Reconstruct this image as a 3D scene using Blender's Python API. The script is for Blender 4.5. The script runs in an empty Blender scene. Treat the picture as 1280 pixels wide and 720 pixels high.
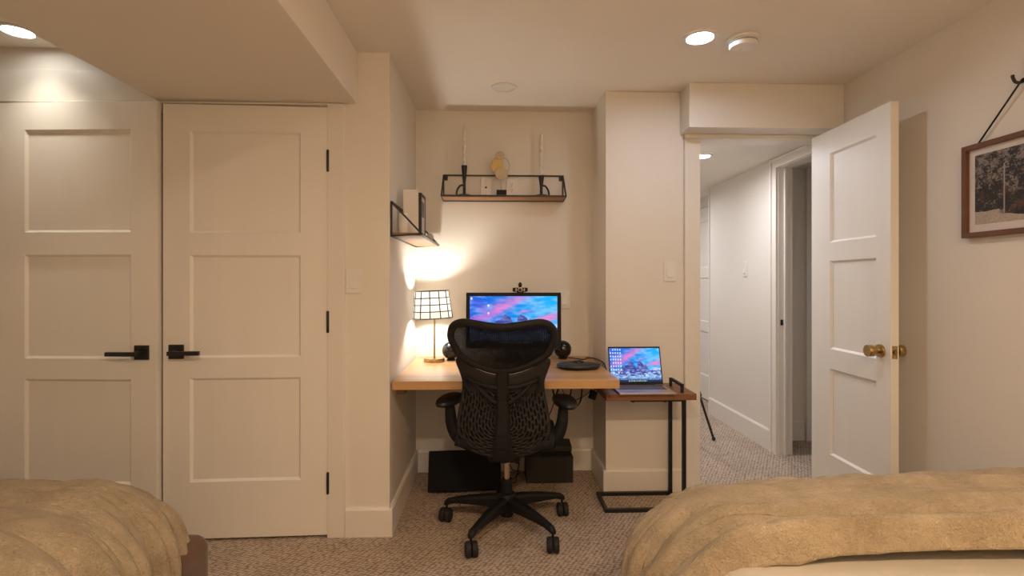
import bpy, bmesh, math, random
import numpy as np
from mathutils import Vector, Matrix

# ------------------------------------------------------------------ camera, world, exposure
S = bpy.context.scene
COL = S.collection
R = math.radians
cam_d = bpy.data.cameras.new('camera')
cam = bpy.data.objects.new('camera', cam_d)
COL.objects.link(cam)
cam_d.lens = 18.0
cam_d.sensor_width = 36.0
cam_d.shift_y = -0.00625
cam_d.clip_start = 0.02
cam.location = (0, 0, 1.21)
cam.rotation_euler = (R(90), 0, R(-2.0))
S.camera = cam
S.view_settings.view_transform = 'Standard'
S.view_settings.look = 'None'
S.view_settings.exposure = 0.0
S.view_settings.gamma = 1.0
S.view_settings.use_curve_mapping = False
W = bpy.data.worlds.new('world')
S.world = W
W.use_nodes = True
W.node_tree.nodes['Background'].inputs[0].default_value = (1, 0.8, 0.6, 1)
W.node_tree.nodes['Background'].inputs[1].default_value = 0.0

# radiance of each lamp (linear rgb)
L_A = (118, 136, 160)          # ceiling light beside the smoke alarm
L_C = (24, 24, 22.5)             # ceiling light close to the wall above the left closet door
L_CB = (0.95, 0.87, 0.73)      # watts of its downward beam
L_FILL_R = (900, 620, 340)         # added unseen fill light over the head of the right bed
L_FILL_M = (930, 735, 565)         # added unseen fill light between the beds, behind the viewer
L_H = (505, 510, 545)          # hallway ceiling lights
L_LAMP = (480, 465, 420)       # desk lamp bulb
L_SCR = 1.08                   # screens

# ------------------------------------------------------------------ helpers
rnd = random.Random(7)
OFF = {}


class MB:
    def __init__(s):
        s.v = []
        s.f = []
        s.sm = []

    def add(s, vs, fs, smooth=False):
        o = len(s.v)
        s.v += [tuple(v) for v in vs]
        for f in fs:
            s.f.append(tuple(i + o for i in f))
            s.sm.append(smooth)
        return s

    def box(s, x0, x1, y0, y1, z0, z1):
        vs = [(x0, y0, z0), (x1, y0, z0), (x1, y1, z0), (x0, y1, z0), (x0, y0, z1), (x1, y0, z1), (x1, y1, z1), (x0, y1, z1)]
        return s.add(vs, [(0, 3, 2, 1), (4, 5, 6, 7), (0, 1, 5, 4), (1, 2, 6, 5), (2, 3, 7, 6), (3, 0, 4, 7)])

    def obox(s, c, ax, ay, az, hx, hy, hz):
        c = Vector(c); ax = Vector(ax).normalized() * hx; ay = Vector(ay).normalized() * hy; az = Vector(az).normalized() * hz
        vs = [c + ax * i + ay * j + az * k for k in (-1, 1) for i, j in ((-1, -1), (1, -1), (1, 1), (-1, 1))]
        return s.add(vs, [(0, 3, 2, 1), (4, 5, 6, 7), (0, 1, 5, 4), (1, 2, 6, 5), (2, 3, 7, 6), (3, 0, 4, 7)])

    def lathe(s, prof, c=(0, 0, 0), axis='z', n=24, smooth=True, caps=True):
        vs = []
        m = len(prof)
        for i in range(n):
            a = 2 * math.pi * i / n
            for (r, h) in prof:
                x, y = r * math.cos(a), r * math.sin(a)
                p = {'z': (x, y, h), 'y': (x, h, -y), 'x': (h, x, y)}[axis]
                vs.append((p[0] + c[0], p[1] + c[1], p[2] + c[2]))
        fs = []
        for i in range(n):
            j = (i + 1) % n
            for k in range(m - 1):
                fs.append((i * m + k, j * m + k, j * m + k + 1, i * m + k + 1))
        s.add(vs, fs, smooth)
        if caps:
            o = len(s.v) - len(vs)
            if prof[0][0] > 1e-6:
                s.f.append(tuple(o + i * m for i in reversed(range(n)))); s.sm.append(False)
            if prof[-1][0] > 1e-6:
                s.f.append(tuple(o + i * m + m - 1 for i in range(n))); s.sm.append(False)
        return s

    def tube(s, pts, r, n=8, closed=False, smooth=True, flat=None, square=False):
        """sweep; r is a number or a list; flat=(a,b) squashes the section (side, up)"""
        pts = [Vector(p) for p in pts]
        m = len(pts)
        rr = r if isinstance(r, (list, tuple)) else [r] * m
        tang = []
        for i in range(m):
            a = pts[(i - 1) % m] if (closed or i > 0) else pts[i]
            b = pts[(i + 1) % m] if (closed or i < m - 1) else pts[i]
            tang.append((b - a).normalized())
        up = Vector((0, 0, 1)) if abs(tang[0].z) < 0.9 else Vector((1, 0, 0))
        u = tang[0].cross(up).normalized()
        vs = []
        fa, fb = flat if flat else (1, 1)
        for i in range(m):
            t = tang[i]
            u = (u - t * u.dot(t)).normalized()
            w = t.cross(u).normalized()
            for k in range(n):
                a = 2 * math.pi * (k + (0.5 if square else 0)) / n
                vs.append(pts[i] + u * (math.cos(a) * rr[i] * fa) + w * (math.sin(a) * rr[i] * fb))
        fs = []
        last = m if closed else m - 1
        for i in range(last):
            j = (i + 1) % m
            for k in range(n):
                l = (k + 1) % n
                fs.append((i * n + k, i * n + l, j * n + l, j * n + k))
        s.add(vs, fs, smooth and not square)
        o = len(s.v) - len(vs)
        if not closed:
            s.f.append(tuple(o + k for k in reversed(range(n)))); s.sm.append(False)
            s.f.append(tuple(o + (m - 1) * n + k for k in range(n))); s.sm.append(False)
        return s

    def bar(s, a, b, w):
        """square bar from a to b"""
        return s.tube([a, b], w * 0.7071, n=4, square=True)

    def sphere(s, c, r, nu=24, nv=14, sc=(1, 1, 1)):
        prof = [(r * math.sin(math.pi * i / nv), -r * math.cos(math.pi * i / nv)) for i in range(nv + 1)]
        t = MB().lathe(prof, n=nu, caps=False)
        return s.add([(c[0] + v[0] * sc[0], c[1] + v[1] * sc[1], c[2] + v[2] * sc[2]) for v in t.v], t.f, True)

    def prism(s, poly, d0, d1, plane='xz'):
        """polygon extruded; plane xz -> along y, xy -> along z, yz -> along x"""
        n = len(poly)

        def P(a, b, d):
            return {'xz': (a, d, b), 'xy': (a, b, d), 'yz': (d, a, b)}[plane]
        vs = [P(a, b, d0) for a, b in poly] + [P(a, b, d1) for a, b in poly]
        fs = [tuple(range(n)), tuple(reversed(range(n, 2 * n)))]
        for i in range(n):
            j = (i + 1) % n
            fs.append((i, i + n, j + n, j))
        return s.add(vs, fs)

    def move(s, d):
        s.v = [(v[0] + d[0], v[1] + d[1], v[2] + d[2]) for v in s.v]
        return s

    def build(s, name, mat, parent=None, bevel=0, segs=2, solid=0, label=None, sub=0, weld=True):
        me = bpy.data.meshes.new(name)
        off = OFF.get(parent.name, (0, 0, 0)) if parent else (0, 0, 0)
        me.from_pydata([(v[0] - off[0], v[1] - off[1], v[2] - off[2]) for v in s.v], [], s.f)
        me.polygons.foreach_set('use_smooth', s.sm)
        bm = bmesh.new(); bm.from_mesh(me)
        if weld:
            bmesh.ops.remove_doubles(bm, verts=bm.verts, dist=1e-5)
        bmesh.ops.recalc_face_normals(bm, faces=bm.faces)
        for e_ in bm.edges:
            if len(e_.link_faces) == 2 and e_.calc_face_angle(0) > 0.70: e_.smooth = False
        bm.to_mesh(me); bm.free()
        me.materials.append(mat)
        o = bpy.data.objects.new(name, me)
        COL.objects.link(o)
        if parent:
            o.parent = parent
            OFF[o.name] = off
        if solid:
            m = o.modifiers.new('solid', 'SOLIDIFY'); m.thickness = solid; m.offset = 0
        if bevel:
            m = o.modifiers.new('bevel', 'BEVEL'); m.width = bevel; m.segments = segs; m.limit_method = 'ANGLE'; m.angle_limit = R(40)
            m.harden_normals = False
        if sub:
            m = o.modifiers.new('sub', 'SUBSURF'); m.levels = sub; m.render_levels = sub
        if label:
            o['label'] = label
        return o


def tag(o, label, cat, group=None, kind=None):
    o['label'] = label
    o['category'] = cat
    if group: o['group'] = group
    if kind: o['kind'] = kind
    return o


def thing(name, label, cat, loc=(0, 0, 0), rz=0, group=None, kind=None, local=False):
    o = bpy.data.objects.new(name, None)
    o.empty_display_size = 0.1
    COL.objects.link(o)
    o.location = loc
    o.rotation_euler = (0, 0, rz)
    OFF[o.name] = (0, 0, 0) if local else tuple(loc)
    return tag(o, label, cat, group, kind)


def spline(pts, n=8, closed=False):
    pts = [Vector(p) for p in pts]
    m = len(pts)
    out = []
    for i in range(m if closed else m - 1):
        g = lambda k: pts[k % m] if closed else pts[max(0, min(m - 1, k))]
        p0, p1, p2, p3 = g(i - 1), g(i), g(i + 1), g(i + 2)
        for k in range(n):
            t = k / n
            out.append(0.5 * ((2 * p1) + (p2 - p0) * t + (2 * p0 - 5 * p1 + 4 * p2 - p3) * t * t + (3 * p1 - p0 - 3 * p2 + p3) * t ** 3))
    if not closed:
        out.append(pts[-1])
    return out


def lerp_tab(tab, x):
    for (a, va), (b, vb) in zip(tab, tab[1:]):
        if x <= b:
            t = max(0, min(1, (x - a) / (b - a)))
            return va + (vb - va) * t
    return tab[-1][1]


# ------------------------------------------------------------------ materials
def s2l(c):
    return tuple(((x / 12.92) if x <= 0.04045 else ((x + 0.055) / 1.055) ** 2.4) for x in c)


class Mat:
    def __init__(s, name):
        s.m = bpy.data.materials.new(name)
        s.m.use_nodes = True
        s.t = s.m.node_tree
        s.b = s.t.nodes['Principled BSDF']

    def n(s, kind, **kw):
        nd = s.t.nodes.new(kind)
        for k, v in kw.items():
            if k in nd.inputs:
                nd.inputs[k].default_value = v
            else:
                setattr(nd, k, v)
        return nd

    def l(s, a, b):
        s.t.links.new(a, b)


def mat(name, col, rough=0.5, metal=0, noise=0.0, nscale=8.0, bump=0.0, bscale=200.0, spec=0.5, stretch=None, sheen=0.0):
    M = Mat(name)
    b = M.b
    b.inputs['Roughness'].default_value = rough
    b.inputs['Metallic'].default_value = metal
    b.inputs['Specular IOR Level'].default_value = spec
    if sheen:
        b.inputs['Sheen Weight'].default_value = sheen
        b.inputs['Sheen Roughness'].default_value = 0.5
    tc = M.n('ShaderNodeTexCoord')
    mp = M.n('ShaderNodeMapping')
    if stretch: mp.inputs['Scale'].default_value = stretch
    M.l(tc.outputs['Object'], mp.inputs['Vector'])
    nz = M.n('ShaderNodeTexNoise', Scale=nscale, Detail=4.0)
    M.l(mp.outputs[0], nz.inputs['Vector'])
    rp = M.n('ShaderNodeMapRange')
    rp.inputs['From Min'].default_value = 0.3; rp.inputs['From Max'].default_value = 0.7
    rp.inputs['To Min'].default_value = 1 - noise; rp.inputs['To Max'].default_value = 1 + noise
    M.l(nz.outputs['Fac'], rp.inputs['Value'])
    mx = M.n('ShaderNodeVectorMath', operation='SCALE')
    mx.inputs[0].default_value = col
    M.l(rp.outputs[0], mx.inputs['Scale'])
    M.l(mx.outputs[0], b.inputs['Base Color'])
    if bump:
        n2 = M.n('ShaderNodeTexNoise', Scale=bscale, Detail=3.0)
        M.l(mp.outputs[0], n2.inputs['Vector'])
        bp = M.n('ShaderNodeBump', Strength=bump, Distance=0.002)
        M.l(n2.outputs['Fac'], bp.inputs['Height'])
        M.l(bp.outputs[0], b.inputs['Normal'])
    return M.m


WALL = mat('wall_paint', (0.78, 0.725, 0.65), 0.62, noise=0.015, nscale=3, bump=0.06, bscale=260)
CEIL = mat('ceiling_paint', (0.84, 0.775, 0.685), 0.8, noise=0.012, nscale=2, bump=0.05, bscale=180)
TRIM = mat('trim_paint', (0.79, 0.74, 0.67), 0.38, noise=0.01, nscale=5, bump=0.03, bscale=90)
DOORM = mat('door_paint', (0.84, 0.80, 0.735), 0.46, noise=0.012, nscale=4, bump=0.05, bscale=60, stretch=(3, 3, 0.3))
PLATE = mat('plastic_white', (0.78, 0.75, 0.70), 0.3, noise=0.01)
BLACKM = mat('black_metal', (0.012, 0.011, 0.011), 0.42, noise=0.2, nscale=30, bump=0.05, bscale=400)
BLACKP = mat('black_plastic', (0.0085, 0.008, 0.0082), 0.55, spec=0.3, noise=0.15, nscale=20, bump=0.1, bscale=500)
BLACKG = mat('black_gloss', (0.008, 0.008, 0.009), 0.18, noise=0.1)
SHELLM = mat('chair_shell_plastic', (0.021, 0.0185, 0.0175), 0.6, spec=0.3, noise=0.12, nscale=25, bump=0.1, bscale=700)
GRAPH = mat('graphite_plastic', (0.0125, 0.0112, 0.0110), 0.62, spec=0.25, noise=0.12, nscale=25, bump=0.12, bscale=700)
DARKFAB = mat('dark_fabric', (0.004, 0.004, 0.0045), 0.9, noise=0.3, nscale=300, bump=0.4, bscale=500)
BRASS = mat('brass', (0.46, 0.31, 0.13), 0.34, metal=1, noise=0.12, nscale=40, stretch=(1, 1, 6))
GOLD = mat('gold', (0.50, 0.35, 0.13), 0.38, metal=0.7, noise=0.05)
STEEL = mat('steel', (0.62, 0.50, 0.42), 0.28, metal=1, noise=0.05)
CANDLE = mat('candle_wax', (0.80, 0.74, 0.66), 0.45, noise=0.02)
SHEET = mat('bed_sheet', (0.55, 0.50, 0.425), 0.85, noise=0.02, nscale=6, bump=0.2, bscale=30, sheen=0.1)
BROWNF = mat('brown_suede', (0.125, 0.062, 0.034), 0.85, noise=0.15, nscale=14, bump=0.3, bscale=200, sheen=0.25)
BOXF = mat('grey_box_fabric', (0.034, 0.029, 0.027), 0.9, noise=0.25, nscale=180, bump=0.5, bscale=600)
ALU = mat('laptop_aluminium', (0.50, 0.42, 0.40), 0.38, metal=0.85, noise=0.03)
KEYM = mat('laptop_keys', (0.13, 0.11, 0.115), 0.5, noise=0.05)
PUCK = mat('navy_plastic', (0.014, 0.017, 0.028), 0.45, noise=0.1, bump=0.1, bscale=300)
MATBOARD = mat('mat_board', (0.66, 0.60, 0.56), 0.8, noise=0.01)
STONE = mat('beige_ball', (0.52, 0.42, 0.32), 0.7, noise=0.1, nscale=40)
PAPER = mat('paper_white', (0.76, 0.71, 0.64), 0.7, noise=0.02)
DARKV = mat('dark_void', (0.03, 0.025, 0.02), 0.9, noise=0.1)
RUBBER = mat('rubber', (0.012, 0.012, 0.012), 0.7, noise=0.1)


def wood(name, c1, c2, axis=0, stave=0.045, length=0.55, rough=0.4, grain=1.0, joints=0.5):
    """laminated staves along an axis: tone per stave plus grain"""
    M = Mat(name)
    tc = M.n('ShaderNodeTexCoord')
    mp = M.n('ShaderNodeMapping')
    if axis == 1: mp.inputs['Rotation'].default_value = (0, 0, R(90))
    M.l(tc.outputs['Object'], mp.inputs['Vector'])
    br = M.n('ShaderNodeTexBrick')
    br.inputs['Scale'].default_value = 1.0
    br.inputs['Brick Width'].default_value = length
    br.inputs['Row Height'].default_value = stave
    br.inputs['Mortar Size'].default_value = 0.0006
    br.inputs['Mortar Smooth'].default_value = 0.3
    br.inputs['Color1'].default_value = (0, 0, 0, 1); br.inputs['Color2'].default_value = (1, 1, 1, 1)
    br.inputs['Mortar'].default_value = (0.0, 0.0, 0.0, 1)
    br.offset = 0.37
    M.l(mp.outputs[0], br.inputs['Vector'])
    m2 = M.n('ShaderNodeMapping'); m2.inputs['Scale'].default_value = (3.0, 60, 60)
    M.l(mp.outputs[0], m2.inputs['Vector'])
    nz = M.n('ShaderNodeTexNoise', Scale=1.0, Detail=6.0, Distortion=0.6)
    M.l(m2.outputs[0], nz.inputs['Vector'])
    m3 = M.n('ShaderNodeMapping'); m3.inputs['Scale'].default_value = (2.2, 14, 14)
    M.l(mp.outputs[0], m3.inputs['Vector'])
    n3 = M.n('ShaderNodeTexNoise', Scale=1.0, Detail=2.0)
    M.l(m3.outputs[0], n3.inputs['Vector'])
    a = M.n('ShaderNodeMath', operation='MULTIPLY'); a.inputs[1].default_value = joints
    M.l(br.outputs['Color'], a.inputs[0])
    g = M.n('ShaderNodeMath', operation='MULTIPLY'); g.inputs[1].default_value = 0.45 * grain
    M.l(nz.outputs['Fac'], g.inputs[0])
    g3 = M.n('ShaderNodeMath', operation='MULTIPLY'); g3.inputs[1].default_value = 0.4
    M.l(n3.outputs['Fac'], g3.inputs[0])
    s1 = M.n('ShaderNodeMath', operation='ADD'); M.l(a.outputs[0], s1.inputs[0]); M.l(g.outputs[0], s1.inputs[1])
    s2 = M.n('ShaderNodeMath', operation='ADD'); M.l(s1.outputs[0], s2.inputs[0]); M.l(g3.outputs[0], s2.inputs[1])
    rp = M.n('ShaderNodeMapRange')
    rp.inputs['From Min'].default_value = 0.25; rp.inputs['From Max'].default_value = 1.0
    M.l(s2.outputs[0], rp.inputs['Value'])
    mx = M.n('ShaderNodeMix', data_type='RGBA')
    mx.inputs[6].default_value = (*c1, 1); mx.inputs[7].default_value = (*c2, 1)
    M.l(rp.outputs[0], mx.inputs[0])
    M.l(mx.outputs[2], M.b.inputs['Base Color'])
    M.b.inputs['Roughness'].default_value = rough
    bp = M.n('ShaderNodeBump', Strength=0.12, Distance=0.001)
    M.l(nz.outputs['Fac'], bp.inputs['Height']); M.l(bp.outputs[0], M.b.inputs['Normal'])
    return M.m


DESKW = wood('butcher_block', (0.43, 0.225, 0.09), (0.62, 0.37, 0.175), stave=0.05, rough=0.34)
TABLEW = wood('rustic_brown_board', (0.16, 0.066, 0.028), (0.33, 0.155, 0.07), stave=0.3, length=3, joints=0.1, grain=1.5, rough=0.45)
FRAMEW = wood('walnut_frame', (0.11, 0.042, 0.018), (0.22, 0.088, 0.038), axis=0, stave=0.2, length=3, joints=0.1, rough=0.45)
SHELFW = wood('shelf_board', (0.26, 0.12, 0.055), (0.40, 0.21, 0.10), stave=0.3, length=3, joints=0.1, rough=0.55)


def carpet():
    M = Mat('loop_carpet')
    tc = M.n('ShaderNodeTexCoord')
    mp = M.n('ShaderNodeMapping'); mp.inputs['Rotation'].default_value = (0, 0, R(24)); mp.inputs['Scale'].default_value = (1, 1.35, 1)
    M.l(tc.outputs['Object'], mp.inputs['Vector'])
    vo = M.n('ShaderNodeTexVoronoi', Scale=52.0, Randomness=0.35)
    vo.feature = 'F1'
    M.l(mp.outputs[0], vo.inputs['Vector'])
    nz = M.n('ShaderNodeTexNoise', Scale=5.0, Detail=3.0)
    M.l(tc.outputs['Object'], nz.inputs['Vector'])
    n2 = M.n('ShaderNodeTexNoise', Scale=420.0, Detail=2.0)
    M.l(tc.outputs['Object'], n2.inputs['Vector'])
    rp = M.n('ShaderNodeMapRange'); rp.inputs['From Min'].default_value = 0.28; rp.inputs['From Max'].default_value = 0.68
    M.l(vo.outputs['Distance'], rp.inputs['Value'])
    mx = M.n('ShaderNodeMix', data_type='RGBA')
    mx.inputs[6].default_value = (0.56, 0.46, 0.37, 1); mx.inputs[7].default_value = (0.25, 0.17, 0.12, 1)
    M.l(rp.outputs[0], mx.inputs[0])
    sc = M.n('ShaderNodeMapRange'); sc.inputs['To Min'].default_value = 0.78; sc.inputs['To Max'].default_value = 1.2
    M.l(nz.outputs['Fac'], sc.inputs['Value'])
    s3 = M.n('ShaderNodeMapRange'); s3.inputs['To Min'].default_value = 0.75; s3.inputs['To Max'].default_value = 1.25
    M.l(n2.outputs['Fac'], s3.inputs['Value'])
    mm = M.n('ShaderNodeMath', operation='MULTIPLY'); M.l(sc.outputs[0], mm.inputs[0]); M.l(s3.outputs[0], mm.inputs[1])
    v = M.n('ShaderNodeVectorMath', operation='SCALE'); M.l(mx.outputs[2], v.inputs[0]); M.l(mm.outputs[0], v.inputs['Scale'])
    M.l(v.outputs[0], M.b.inputs['Base Color'])
    M.b.inputs['Roughness'].default_value = 0.95
    M.b.inputs['Specular IOR Level'].default_value = 0.1
    iv = M.n('ShaderNodeMath', operation='SUBTRACT'); iv.inputs[0].default_value = 1.0; M.l(vo.outputs['Distance'], iv.inputs[1])
    bp = M.n('ShaderNodeBump', Strength=0.7, Distance=0.006)
    M.l(iv.outputs[0], bp.inputs['Height']); M.l(bp.outputs[0], M.b.inputs['Normal'])
    return M.m


CARPET = carpet()


def fleece():
    M = Mat('plush_fleece')
    tc = M.n('ShaderNodeTexCoord')
    n1 = M.n('ShaderNodeTexNoise', Scale=9.0, Detail=4.0); M.l(tc.outputs['Object'], n1.inputs['Vector'])
    n2 = M.n('ShaderNodeTexNoise', Scale=75.0, Detail=5.0, Distortion=1.2); M.l(tc.outputs['Object'], n2.inputs['Vector'])
    ad = M.n('ShaderNodeMath', operation='MULTIPLY_ADD'); ad.inputs[1].default_value = 0.5
    M.l(n2.outputs['Fac'], ad.inputs[0]); M.l(n1.outputs['Fac'], ad.inputs[2])
    rp = M.n('ShaderNodeMapRange'); rp.inputs['From Min'].default_value = 0.45; rp.inputs['From Max'].default_value = 1.05
    M.l(ad.outputs[0], rp.inputs['Value'])
    mx = M.n('ShaderNodeMix', data_type='RGBA')
    mx.inputs[6].default_value = (0.36, 0.268, 0.168, 1); mx.inputs[7].default_value = (0.66, 0.535, 0.37, 1)
    M.l(rp.outputs[0], mx.inputs[0]); M.l(mx.outputs[2], M.b.inputs['Base Color'])
    M.b.inputs['Roughness'].default_value = 0.95
    M.b.inputs['Specular IOR Level'].default_value = 0.05
    M.b.inputs['Sheen Weight'].default_value = 0.35
    M.b.inputs['Sheen Roughness'].default_value = 0.6
    M.b.inputs['Sheen Tint'].default_value = (1, 0.85, 0.65, 1)
    n3 = M.n('ShaderNodeTexNoise', Scale=260.0, Detail=3.0, Distortion=1.0); M.l(tc.outputs['Object'], n3.inputs['Vector'])
    bp = M.n('ShaderNodeBump', Strength=0.9, Distance=0.010)
    M.l(n3.outputs['Fac'], bp.inputs['Height'])
    b2 = M.n('ShaderNodeBump', Strength=0.42, Distance=0.022)
    M.l(n2.outputs['Fac'], b2.inputs['Height']); M.l(bp.outputs[0], b2.inputs['Normal'])
    M.l(b2.outputs[0], M.b.inputs['Normal'])
    return M.m


FLEECE = fleece()


def emit(name, col, strength):
    M = Mat(name)
    e = M.n('ShaderNodeEmission', Strength=strength)
    e.inputs['Color'].default_value = (*col, 1)
    M.l(e.outputs[0], M.t.nodes['Material Output'].inputs['Surface'])
    return M.m


def vcol_mat(name, strength=None, rough=0.6):
    M = Mat(name)
    at = M.n('ShaderNodeVertexColor'); at.layer_name = 'print'
    if strength:
        e = M.n('ShaderNodeEmission', Strength=strength)
        M.l(at.outputs['Color'], e.inputs['Color'])
        M.l(e.outputs[0], M.t.nodes['Material Output'].inputs['Surface'])
    else:
        M.l(at.outputs['Color'], M.b.inputs['Base Color'])
        M.b.inputs['Roughness'].default_value = rough
    return M.m


def shade_mat():
    M = Mat('milk_glass')
    out = M.t.nodes['Material Output']
    tr = M.n('ShaderNodeBsdfTranslucent'); tr.inputs['Color'].default_value = (0.50, 0.49, 0.47, 1)
    df = M.n('ShaderNodeBsdfDiffuse'); df.inputs['Color'].default_value = (0.85, 0.83, 0.80, 1)
    nz = M.n('ShaderNodeTexNoise', Scale=25.0)
    tc = M.n('ShaderNodeTexCoord'); M.l(tc.outputs['Object'], nz.inputs['Vector'])
    rp = M.n('ShaderNodeMapRange'); rp.inputs['To Min'].default_value = 0.2; rp.inputs['To Max'].default_value = 0.4
    M.l(nz.outputs['Fac'], rp.inputs['Value'])
    mx = M.n('ShaderNodeMixShader'); M.l(rp.outputs[0], mx.inputs[0]); M.l(tr.outputs[0], mx.inputs[1]); M.l(df.outputs[0], mx.inputs[2])
    M.l(mx.outputs[0], out.inputs['Surface'])
    return M.m


def mesh_fabric():
    M = Mat('black_mesh_fabric')
    out = M.t.nodes['Material Output']
    M.b.inputs['Base Color'].default_value = (0.005, 0.005, 0.006, 1)
    M.b.inputs['Roughness'].default_value = 0.8
    M.b.inputs['Specular IOR Level'].default_value = 0.15
    tc = M.n('ShaderNodeTexCoord')
    w = M.n('ShaderNodeTexWave', Scale=42.0, Distortion=2.0); w.wave_type = 'BANDS'; w.bands_direction = 'X'
    M.l(tc.outputs['Object'], w.inputs['Vector'])
    nz = M.n('ShaderNodeTexNoise', Scale=30.0); M.l(tc.outputs['Object'], nz.inputs['Vector'])
    a = M.n('ShaderNodeMath', operation='MULTIPLY'); M.l(w.outputs['Fac'], a.inputs[0]); M.l(nz.outputs['Fac'], a.inputs[1])
    a2 = M.n('ShaderNodeMath', operation='MULTIPLY'); M.l(a.outputs[0], a2.inputs[0]); a2.inputs[1].default_value = 0.075
    t = M.n('ShaderNodeBsdfTransparent')
    mx = M.n('ShaderNodeMixShader'); M.l(a2.outputs[0], mx.inputs[0]); M.l(M.b.outputs[0], mx.inputs[1]); M.l(t.outputs[0], mx.inputs[2])
    M.l(mx.outputs[0], out.inputs['Surface'])
    return M.m


SHADE = shade_mat()
MESHF = mesh_fabric()
E_A = emit('lamp_glow_alarm', L_A, 1.0)
E_C = emit('lamp_glow_closet', L_C, 1.0)
E_FILL_R = emit('fill_glow_right_bed', L_FILL_R, 1.0)
E_FILL_M = emit('fill_glow_aisle', L_FILL_M, 1.0)
E_HALL = emit('lamp_glow_hall', L_H, 1.0)
E_BULB = emit('bulb_glow', L_LAMP, 1.0)

# ------------------------------------------------------------------ room shell
ZC = 2.30
XR, XL, YB = 1.935, -2.75, -0.62
YCL, YAL, YCO = 2.46, 3.28, 2.91       # closet wall, alcove back wall, column face
XAL, XAR = -0.498, 0.638


def struct(mb, name, m, label, cat, bevel=0):
    o = mb.build(name, m, bevel=bevel)
    return tag(o, label, cat, kind='structure')


struct(MB().box(XL - 0.1, 3.1, YB - 0.1, 6.0, -0.06, 0.0), 'floor', CARPET, 'beige loop pile carpet with rows of dots across bedroom and hallway', 'floor')
struct(MB().box(XL - 0.1, XR + 0.1, YB - 0.1, YAL + 0.1, ZC, ZC + 0.08), 'ceiling', CEIL, 'flat white bedroom ceiling with recessed lights', 'ceiling')
struct(MB().box(-1.572, -0.65, YB, YCL, 2.055, ZC), 'ceiling_beam', CEIL, 'wide boxed bulkhead dropping below the ceiling in front of the closet', 'bulkhead', 0.003)
# closet wall pieces around the opening
HX0, HX1 = -2.292, -0.784
w = MB().box(XL, HX0 - 0.015, YCL, YCL + 0.12, 0, ZC).box(HX0 - 0.015, HX1 + 0.015, YCL, YCL + 0.12, 2.05, ZC).box(HX1 + 0.015, XAL, YCL, YCL + 0.12, 0, ZC)
struct(w, 'wall_closet', WALL, 'painted wall around the closet double doors', 'wall')
struct(MB().box(XL, XAL - 0.12, YCL + 0.62, YCL + 0.7, 0, ZC), 'wall_closet_back', DARKV, 'dark inside of the closet seen through the door gaps', 'wall')  # shade of the closet interior is put into this dark wall colour
struct(MB().box(XAL - 0.12, XAL, YCL + 0.12, YAL, 0, ZC), 'wall_alcove_left', WALL, 'left side wall of the desk alcove lit by the lamp', 'wall')
struct(MB().box(XAL - 0.12, XAR, YAL, YAL + 0.1, 0, ZC), 'wall_alcove_back', WALL, 'back wall of the desk alcove behind the monitor', 'wall')
struct(MB().box(XAR, 1.09, YCO, YAL + 0.1, 0, ZC), 'wall_column', WALL, 'white wall pier between the desk alcove and the doorway', 'wall', 0.004)
OX0, OX1, OZ = 1.18, 1.93, 2.03
struct(MB().box(1.09, OX0 - 0.015, YCO, YCO + 0.12, 0, ZC).box(OX0 - 0.015, OX1 + 0.015, YCO, YCO + 0.12, OZ + 0.015, ZC)  .box(OX1 + 0.006, XR + 0.1, YCO, YCO + 0.12, 0, ZC),
       'wall_doorway', WALL, 'wall around the bedroom doorway', 'wall')
struct(MB().box(1.068, XR, 2.765, YCO, 2.055, ZC), 'doorway_bulkhead', WALL, 'boxed white bulkhead above the bedroom doorway', 'bulkhead', 0.003)
struct(MB().box(XR, XR + 0.1, YB, YCO, 0, ZC), 'wall_right', WALL, 'right bedroom wall carrying the framed picture', 'wall')
struct(MB().box(XL - 0.1, XL, YB, YCL + 0.7, 0, ZC), 'wall_left', WALL, 'left bedroom wall outside the picture', 'wall')
struct(MB().box(XL, XR + 0.1, YB - 0.1, YB, 0, ZC), 'wall_rear', WALL, 'bedroom wall behind the viewer', 'wall')

# baseboards: profile with a small chamfer on the top edge
def base_prof(mb, a, b, nrm, h=0.138, t=0.015):
    a = Vector(a); b = Vector(b); nrm = Vector(nrm)
    pr = [(0, 0), (t, 0), (t, h - 0.012), (t * 0.55, h), (0, h)]
    vs = [p + nrm * q[0] + Vector((0, 0, q[1])) for p in (a, b) for q in pr]
    k = len(pr)
    fs = [tuple(range(k)), tuple(reversed(range(k, 2 * k)))] + [(i, (i + 1) % k, (i + 1) % k + k, i + k) for i in range(k)]
    return mb.add(vs, fs)


g = 0.0005
m = base_prof(MB(), (-0.704, YCL - g, 0), (XAL + 0.015, YCL - g, 0), (0, -1, 0))
m = base_prof(m, (XAL + g, YCL - 0.015, 0), (XAL + g, YAL - g, 0), (1, 0, 0))
struct(m, 'baseboard_alcove_left', TRIM, 'white baseboard wrapping the corner left of the desk', 'baseboard')
struct(base_prof(MB(), (XAL + 0.015, YAL - g, 0), (XAR - 0.015, YAL - g, 0), (0, -1, 0)), 'baseboard_alcove_back', TRIM, 'white baseboard on the alcove back wall under the desk', 'baseboard')
m = base_prof(MB(), (XAR - g, YAL, 0), (XAR - g, YCO - 0.015, 0), (-1, 0, 0))
m = base_prof(m, (XAR - 0.015, YCO - g, 0), (1.088, YCO - g, 0), (0, -1, 0))
struct(m, 'baseboard_column', TRIM, 'white baseboard around the wall pier beside the side table', 'baseboard')
struct(base_prof(MB(), (XR - g, YB, 0), (XR - g, YCO, 0), (-1, 0, 0)), 'baseboard_right', TRIM, 'white baseboard along the right bedroom wall', 'baseboard')

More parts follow.
